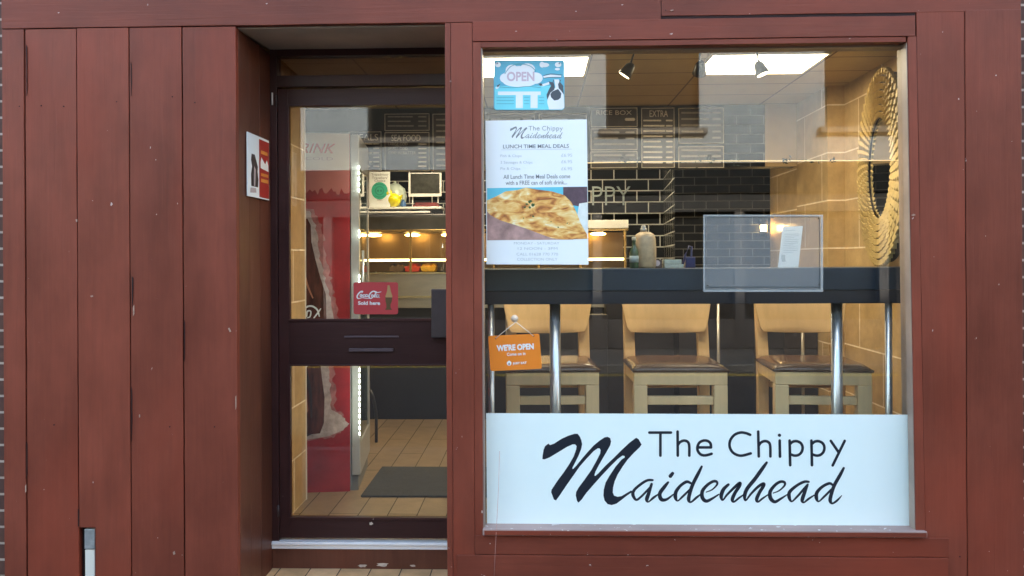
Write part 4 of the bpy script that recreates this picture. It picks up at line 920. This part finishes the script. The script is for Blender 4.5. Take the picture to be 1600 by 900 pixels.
logo(s, 797-48*kk, 197-60*kk, kk, 1.05); s.text('LUNCH TIME MEAL DEALS', 786, 225.5, 889, 231.5, .012, -.6); s.text('All Lunch Time Meal Deals come', 786.5, 272.5, 891, 279, .008, -.6); s.text('with a FREE can of soft drink...', 790, 282, 886, 288.5, .008, -.6)
s.build('poster_lettering', greyink, po)
s = Sheet(T(1)-.0004); s.line(783, 234.2, 893, 233, .5); s.text('Fish & Chips', 782, 241.5, 815, 246.5); s.text('2 Sausages & Chips', 782, 251.5, 832, 256.8); s.text('Pie & Chips', 782, 261.3, 813, 266.6)
for i, y in enumerate((240, 250, 261)): s.text('\u00a36.95', 877, y, 894, y+5)
s.text('MONDAY - SATURDAY', 803, 378, 874, 382); s.text('12 NOON - 3PM', 809, 386.3, 871, 390.3); s.text('CALL 01628 770 770', 807, 395, 872, 399.3); s.text('COLLECTION ONLY', 808, 403, 871, 407.3)
s.build('poster_small_print', paleink, po)
# clear film pocket round it
m = MB(); a = P(756, 183, YG-.001); b = P(921, 418, YG-.001)

# --- blue cow sign
cs = thing('open_sign_blue', 'blue sign with OPEN on a cloud and a cow, top left in the window', 'sign', tuple(P(826, 170, YG)))
s = Sheet(T(0)); pts = []
x0, y0, x1, y1, r = 771.5, 93.5, 882, 172, 5
s.rrect(x0, y0, x1, y1, r); s.build('sign_plate', mat('sky_blue', (.07, .44, .60), .3), cs, .002)
s = Sheet(T(1)-.001); s.rrect(773, 134, 881, 171, 4); s.build('meadow_band', mat('turquoise', (.14, .68, .78), .35), cs)
s = Sheet(T(2)-.001)
for c in ((812, 117, 24, 14), (791, 122, 10, 8), (836, 122, 12, 9), (800, 110, 10, 9), (824, 108, 12, 9), (812, 128, 26, 8), (851, 101.5, 7, 3.5), (847, 101, 4, 4.5), (778, 101, 4.5, 4), (872, 101, 5, 4), (871, 108, 4, 2)): s.oval(*c)
s.rect(778, 143, 845, 148.5); s.rect(806, 148.5, 817, 169); s.rect(829, 148.5, 840, 169); s.poly([(848.5, 119), (860, 116.5), (877, 118), (876.5, 120.5), (860, 120.5), (850, 122)])
# the cow: head, chest
s.poly([(866, 124), (873, 124), (875, 132), (880, 140), (882, 168), (878, 171), (858, 171), (855, 160), (856, 148), (862, 139), (868, 137)]); s.poly([(774, 137), (780, 133.5), (781, 136), (776, 139.5)]); s.poly([(842, 133), (852, 130), (858, 128), (858, 132), (848, 135)])
s.build('clouds_and_cow', mat('cloud_white', (.80, .84, .86), .4), cs)
s = Sheet(T(3)-.001)
s.poly([(857, 127), (865, 129), (867, 136), (866, 140), (860, 145), (855, 156), (854, 148), (858, 139), (861, 134)]); s.poly([(875, 128), (880, 134), (881, 148), (877, 142), (873, 138), (872, 131)]); s.poly([(863, 143), (872, 139), (877, 146), (876, 153), (872, 156), (866, 157), (861, 152), (860, 147)])
s.stroke([(865, 125, 1.2), (864, 129, 1.2)]); s.stroke([(876, 125, 1.2), (874, 129, 1.2)]); s.poly([(776, 134), (782, 130.5), (780, 134), (777, 136)]); s.poly([(841, 131), (846, 130), (848, 133.5), (844, 134)]); s.stroke([(849, 118.5, .8), (860, 115.5, .8), (878, 117, .8)]); s.stroke([(849.5, 122, .8), (860, 120.7, .8), (877, 120.7, .8)])
s.build('cow_markings', mat('cow_black', (.05, .07, .09), .4), cs)
s = Sheet(T(3)-.001); s.text('OPEN', 792, 112, 835, 127, .03); s.build('open_lettering', mat('pale_pink', (.58, .45, .52), .4), cs)
s = Sheet(T(3)-.001); s.stroke([(789, 115, 1), (798, 104, 1), (812, 100, 1), (828, 103, 1), (837, 111, 1)]); s.stroke([(778, 135.5, .8), (800, 137, .8), (825, 135, .8), (845, 137, .8)])
for yy in (152, 157, 162): s.line(776, yy, 803, yy, .6); s.line(819, yy, 827, yy, .6); s.line(842, yy, 850, yy, .6)
s.build('sign_lines', mat('teal_line', (.06, .32, .40), .4), cs)
m = MB()
for x, y in ((777, 99), (874, 99)): m.tube([P(x, y, T(4)-.0015), P(x, y, T(4)-.001)], .004, 10)
m.split('fixing', mat('fix_grey', (.3, .35, .4), .4), cs)

# --- orange open sign hanging from a sucker
og = thing('open_sign_orange', 'small orange sign reading WE’RE OPEN hanging crooked from a sucker on the glass', 'sign', tuple(P(806, 505, YG)))
def rot(x, y, a=-3.1, cx=805, cy=550): c, s_ = math.cos(R(a)), math.sin(R(a)); return (cx+(x-cx)*c-(y-cy)*s_, cy+(x-cx)*s_+(y-cy)*c)
s = Sheet(T(3)); pts = []
for cx, cy, a0 in ((842.5, 575, 0), (768, 575, 90), (767, 526, 180), (841, 526, 270)):
    for j in range(5): a = R(a0+j*22.5); pts.append(rot(cx+3*math.cos(a), cy+3*math.sin(a), -2.6))
s.poly(pts); s.build('sign_plate', mat('orange_board', (.85, .235, .025), .4), og, .003)
s = Sheet(T(3)-.0022); s.text("WE'RE OPEN", 776, 537.5, 834, 547.5, .045, -3.1); s.text('Come on in', 792, 550.5, 821, 555.5, .02, -3.1); s.text('JUST EAT', 801, 565.5, 823, 570, .04, -3.1); s.oval(795.5, 568, 3.6, 3.4); s.poly([(791.5, 566.8), (795.5, 563), (799.5, 566.5)])
s.build('open_lettering', white, og)
s = Sheet(T(3)-.0030); s.rect(794.6, 567, 796.2, 570.6); s.oval(774.5, 529, 1.1, 1.1); s.oval(833.7, 525, 1.1, 1.1); s.build('sign_holes', mat('hole_brown', (.16, .03, .01), .6), og)
m = MB(); tp = P(806, 503, YG-.006); m.tube([P(774.5, 528.5, T(3)-.002), tp], .0019, 6); m.tube([P(833.7, 525, T(3)-.002), tp], .0019, 6); m.build('string', mat('string', (.75, .68, .58), .7), og)
m = MB(); c = P(804, 498, YG-.0065); m.tube([c+Vector((0, .005, 0)), c+Vector((0, .002, 0)), c-Vector((0, .004, 0)), c-Vector((0, .008, 0))], [.017, .014, .007, .006], 18); m.build('sucker', mat('sucker_clear', (.62, .52, .42), .15), og)

# --- clear acrylic poster holder on the glass, right
ap = thing('acrylic_holder', 'empty clear plastic poster holder fixed to the glass in front of the bar', 'poster holder', tuple(P(1191, 455, YG)))
def film(name, col, fac):
    m = bpy.data.materials.new(name); m.use_nodes = True; nt = m.node_tree; b = nt.nodes['Principled BSDF']; b.inputs['Base Color'].default_value = col; b.inputs['Roughness'].default_value = .18
    b.inputs['Alpha'].default_value = fac; return m
s = Sheet(YG-.010); s.rrect(1099, 335.5, 1286, 456, 1.2); s.build('panel', film('clear_film', (.44, .47, .47, 1), .20), ap, .002)
s = Sheet(YG-.0125)
for q in ((1099, 335.5, 1286, 338.2), (1099, 453, 1286, 456), (1099, 338.2, 1101.4, 453), (1282.5, 338.2, 1286, 453)): s.rect(*q)
s.build('edge', film('film_edge', (.55, .60, .60, 1), .30), ap, .001)
s = Sheet(YG-.0132); s.rect(1103, 448, 1283, 448.9); s.rect(1279.8, 340, 1280.7, 448); s.rect(1106, 338.6, 1279, 339.3); s.build('inner_line', mat('film_line', (.03, .05, .06), .5), ap)
m = MB()
for x, y in ((1106, 446), (1280, 444), (1279, 341)): m.tube([P(x, y, YG-.016), P(x, y, YG-.012)], .0036, 10)
m.split('screw', black_metal, ap)

# --- red sticker on the door glass
YD = DY+.028
st = thing('door_sticker', 'small rounded red sticker with white script and a bottle on the door glass', 'sticker', tuple(P(587, 491, YD)))
TD = lambda k: YD-.0008-k*.0004
s = Sheet(TD(0)); s.rrect(552.5, 441, 622, 491, 3.5); s.build('sticker_sheet', mat('sticker_red', (.55, .055, .06), .35), st, .0006)
s = Sheet(TD(1)-.0003)
q = lambda pts, w: [(545+a/13.85, 435+b/13.85, c/13.85*w) for a, b, c in pts]
for pts in ([(285,300,30),(300,282,28),(262,285,30),(210,330,32),(180,390,32),(195,430,28),(240,432,20),(290,418,14),(380,432,14),(430,428,14)],
            [(275,370,20),(262,345,20),(245,365,20),(250,392,20),(275,392,20),(288,365,20),(275,345,16)],
            [(345,355,22),(318,355,22),(305,380,22),(320,400,20),(350,390,14)],
            [(405,355,20),(375,350,22),(358,378,22),(372,398,22),(400,380,18),(412,352,20),(405,392,20),(425,395,14)],
            [(425,372,16),(450,370,16)],
            [(600,300,20),(560,280,24),(510,285,28),(460,330,30),(438,380,32),(450,425,30),(490,430,22),(520,410,12)],
            [(520,370,20),(505,350,20),(490,372,20),(497,400,20),(520,400,20),(532,372,20),(520,352,14)],
            [(545,400,20),(560,350,18),(590,300,18),(600,285,14),(585,340,18),(560,400,20),(580,405,16)],
            [(640,360,18),(610,355,20),(598,385,22),(612,410,22),(640,390,18),(655,350,20),(645,400,22),(668,410,14)],
            [(560,295,16),(620,305,20),(700,290,10)]): s.stroke(q(pts, .95))
s.text('Sold here', 559.5, 470.5, 594, 476.5, .035); s.build('sticker_lettering', white, st)
s = Sheet(TD(1)-.0003); bpts = [(856,145),(880,150),(895,200),(905,270),(925,330),(945,385),(940,410)]; bl_ = [(800,410),(792,385),(812,330),(830,260),(835,200),(840,150)]
s.poly([(545+a/13.85, 435+b/13.85) for a, b in bpts+bl_]); s.build('bottle_top', mat('bottle_sand', (.50, .30, .12), .4), st)
s = Sheet(TD(1)-.0003); s.poly([(545+a/13.85, 435+b/13.85) for a, b in [(790,412),(940,412),(930,500),(905,560),(905,640),(930,665),(925,680),(800,680),(785,665),(815,640),(812,560),(795,500)]]); s.build('bottle_base', mat('bottle_olive', (.12, .07, .025), .4), st)
# --- cola poster on the side of the recess
jp = thing('cola_poster', 'half white, half red bottle poster on the dark side wall of the door recess', 'poster', (jx+.004, .25, P(400, 310, .25).z))
ya, yb_ = PX(386, 260, jx+.008).y, PX(418.5, 260, jx+.008).y
zt1, zt0 = PX(386, 206, jx+.006).z, PX(386, 306, jx+.006).z
hm = lambda a, b, k=0: Vector((jx+.010+k*.0006+a*.004, ya+(yb_-ya)*a, zt0+(zt1-zt0)*b))
def pf(name, mm, quads, k):
    m = MB()
    for qd in quads: m.face([hm(a, b, k) for a, b in qd])
    return m.build(name, mm, jp, recalc=False)
m = MB(); m.prism([hm(0, 0), hm(1, 0), hm(1, 1), hm(0, 1)], (-.004, 0, 0)); m.build('plate', paper, jp)
R4 = lambda a0, b0, a1, b1: [(a0, b0), (a1, b0), (a1, b1), (a0, b1)]
pf('red_half', mat('poster_red', (.42, .03, .025), .4), [R4(.52, .02, .99, .96)], 1)
pf('orange_words', mat('poster_orange', (.72, .26, .05), .5), [R4(.60, .73, .92, .79), R4(.60, .37, .95, .42), R4(.60, .27, .95, .33)], 2)
pf('white_word', paper, [[(.58, .50), (.66, .49), (.96, .47), (.95, .58), (.88, .66), (.80, .58), (.72, .62), (.62, .68), (.58, .60)]], 2)
pf('bottle', mat('poster_bottle', (.045, .028, .028), .3, var=.5, vscale=40), [[(.16, .17), (.46, .17), (.48, .30), (.44, .42), (.46, .50), (.38, .60), (.32, .68), (.18, .68), (.15, .58), (.20, .48), (.15, .36)]], 1)
pf('figure_light', mat('poster_pale', (.50, .42, .42), .4), [[(.27, .18), (.33, .18), (.36, .44), (.28, .50)], [(.10, .06), (.38, .08), (.36, .15), (.12, .14)]], 2)

# thin cable running down below the window
m = MB(); pts = [P(772, 900, -.012), P(773.5, 868, -.012), P(775, 838, -.032), P(777, 800, -.02), P(779, 760, .02), P(780.5, 705, .05)]
tag(m.tube(pts, .0009, 6).build('loose_string', mat('pale_string', (.55, .30, .26), .6)), 'thin pale string hanging over the sill in front of the white sign', 'string')

# ================================================================== the street: ground, road, the buildings opposite
struct(MB().face([(-400, -400, -.30), (400, -400, -.30), (400, 400, -.30), (-400, 400, -.30)]).build('ground', mat('ground', (.10, .10, .09), .9, var=.2, vscale=.5)))
pav = tile_mat('paving', (.13, .125, .115, 1), (.10, .098, .09, 1), (.06, .055, .05, 1), .6, .45, 'xy', .008, .8, .5, .2)
struct(MB().box(-60, 60, -2.0, -.02, -.28, GL-.012).box(-60, fx(5), -.02, 0, -.28, GL-.012).build('pavement', pav))
struct(MB().box(-60, 60, -2.13, -2.001, -.28, GL-.014).box(-60, 60, -8.13, -8.001, -.28, GL-.014).build('kerb', mat('kerb_stone', (.18, .18, .17), .8, var=.15, vscale=4), None, .01))
struct(MB().box(-60, 60, -8.0, -2.131, -.295, -.262).build('road', mat('asphalt', (.05, .05, .052), .85, var=.25, vscale=30, bump=.4, bscale=150)))
m = MB()
for side in (-2.35, -2.47, -7.7, -7.82): m.box(-60, 60, side, side+.06, -.2618, -.258)
struct(m.build('road_markings', mat('yellow_line', (.55, .40, .06), .7, var=.2, vscale=10)))
struct(MB().box(-60, 60, -10, -8.131, -.28, GL-.012).build('pavement_opposite', pav))
def opposite(x0, x1, h, wins, wall_c, label, fascia=None, roofc=(.16, .075, .05), B=-10.0, zlow=3.12):
    t = thing('opposite_building', label, 'building', ((x0+x1)/2, B, GL), 'buildings across the street')
    wm = mat('render_'+str(int(x0*10)), wall_c, .85, var=.08, vscale=1.5)
    # front wall pierced by real window openings
    m = MB(); xs = x0
    rows = sorted(wins)
    za, zb = 3.72, 5.25
    m.box(x0, x1, B-.3, B, zlow, za); m.box(x0, x1, B-.3, B, zb, h)
    for a, b in rows: m.box(xs, a, B-.3, B, za, zb); xs = b
    m.box(xs, x1, B-.3, B, za, zb)
    m.box(x0, x1, B-8, B-.301, GL, h)
    m.build('wall', wm, t)
    for a, b in rows:
        f = MB().box(a, a+.06, B-.2, B-.12, za, zb).box(b-.06, b, B-.2, B-.12, za, zb).box(a+.06, b-.06, B-.2, B-.12, za, za+.06).box(a+.06, b-.06, B-.2, B-.12, zb-.06, zb).build('window', mat('frame_dark', (.03, .03, .03), .9, spec=.1), t)
        MB().box(a+.06, b-.06, B-.17, B-.16, za+.06, zb-.06).build('pane', mat('pane_dark', (.008, .009, .010), .5, spec=.06), f)
        MB().box(a-.12, b+.12, B+.001, B+.12, za-.10, za-.002).build('sill', mat('sill_dark', (.06, .06, .06), .7), t)
    # shopfront below
    fc = fascia or (.010, .012, .014)
    MB().box(x0, x1, B-.3, B+.06, 2.58, zlow-.001).build('fascia', mat('fascia_'+str(int(x0*10)), fc, .9, spec=.1), t)
    MB().box(x0, x1, B-.3, B+.01, 2.25, 2.579).build('blind_box', mat('blind_grey', (.035, .037, .04), .9, spec=.1), t)
    m = MB(); n = max(2, int((x1-x0)/2.2))
    for i in range(n+1): xx = x0+(x1-x0)*i/n; m.box(max(x0, xx-.08), min(x1, xx+.08), B-.3, B, GL, 2.249)
    m.box(x0+.08, x1-.08, B-.29, B-.01, GL, .35); m.build('pilasters', mat('shop_dark', (.05, .05, .055), .6), t)
    MB().box(x0+.08, x1-.08, B-.2, B-.19, .351, 2.248).build('shop_glass', mat('pane_dark', (.008, .009, .010), .5, spec=.06), t)
    m = MB(); m.prism([(x0-.1, B+.25, h), (x0-.1, B-3.5, h+1.9), (x0-.1, B-8.2, h)], (x1-x0+.2, 0, 0)); m.build('roof', mat('roof_'+str(int(x0*10)), roofc, .8, var=.2, vscale=6), t)
    MB().tube([(x0, B+.31, h-.02), (x1, B+.31, h-.02)], .06, 8).build('gutter', black_metal, t)
for nm, x0, x1, h, hh, lab, col in (('left', -14, -2.81, 5.4, 2.0, 'brick building adjoining the shop on the left', None), ('right', 3.31, 14, 5.7, 1.9, 'pale rendered building adjoining the shop on the right', (.5, .5, .5))):
    t = thing('neighbour_building', lab, 'building', ((x0+x1)/2, 1, GL))
    MB().box(x0, x1, .02, 5.2, GL, h).build('wall', brick if col is None else mat('neighbour_render', col, .8), t)
    MB().prism([(x0, -.2, h+.01), (x0, 2.6, h+hh), (x0, 5.4, h+.01)], (x1-x0, 0, 0)).build('roof', MATS['slate'], t)
    for k in range(3):
        a = x0+1.2+k*3.2; f = MB().box(a, a+1.3, .0, .019, .7, 2.1).build('window', mat('nb_frame', (.6, .6, .58), .5), t); MB().box(a+.08, a+1.22, -.004, -.001, .78, 2.02).build('pane', MATS['dark_glass'], f)
opposite(-6.4, 8.6, 6.2, [(-5.9, -4.6), (-3.15, -1.55), (1.28, 2.90), (5.08, 6.70)], (.165, .205, .25), 'pale rendered two-storey building straight across the street')
opposite(8.7, 17.5, 6.9, [(9.8, 11.3), (13.8, 15.3)], (.20, .11, .08), 'red-brown two-storey building across the street to the right', (.10, .03, .03))
opposite(-18, -6.5, 5.9, [(-15, -13.5), (-11.8, -10.3), (-8.6, -7.2)], (.26, .25, .22), 'buff two-storey building across the street to the left', (.03, .06, .10), (.07, .07, .08))
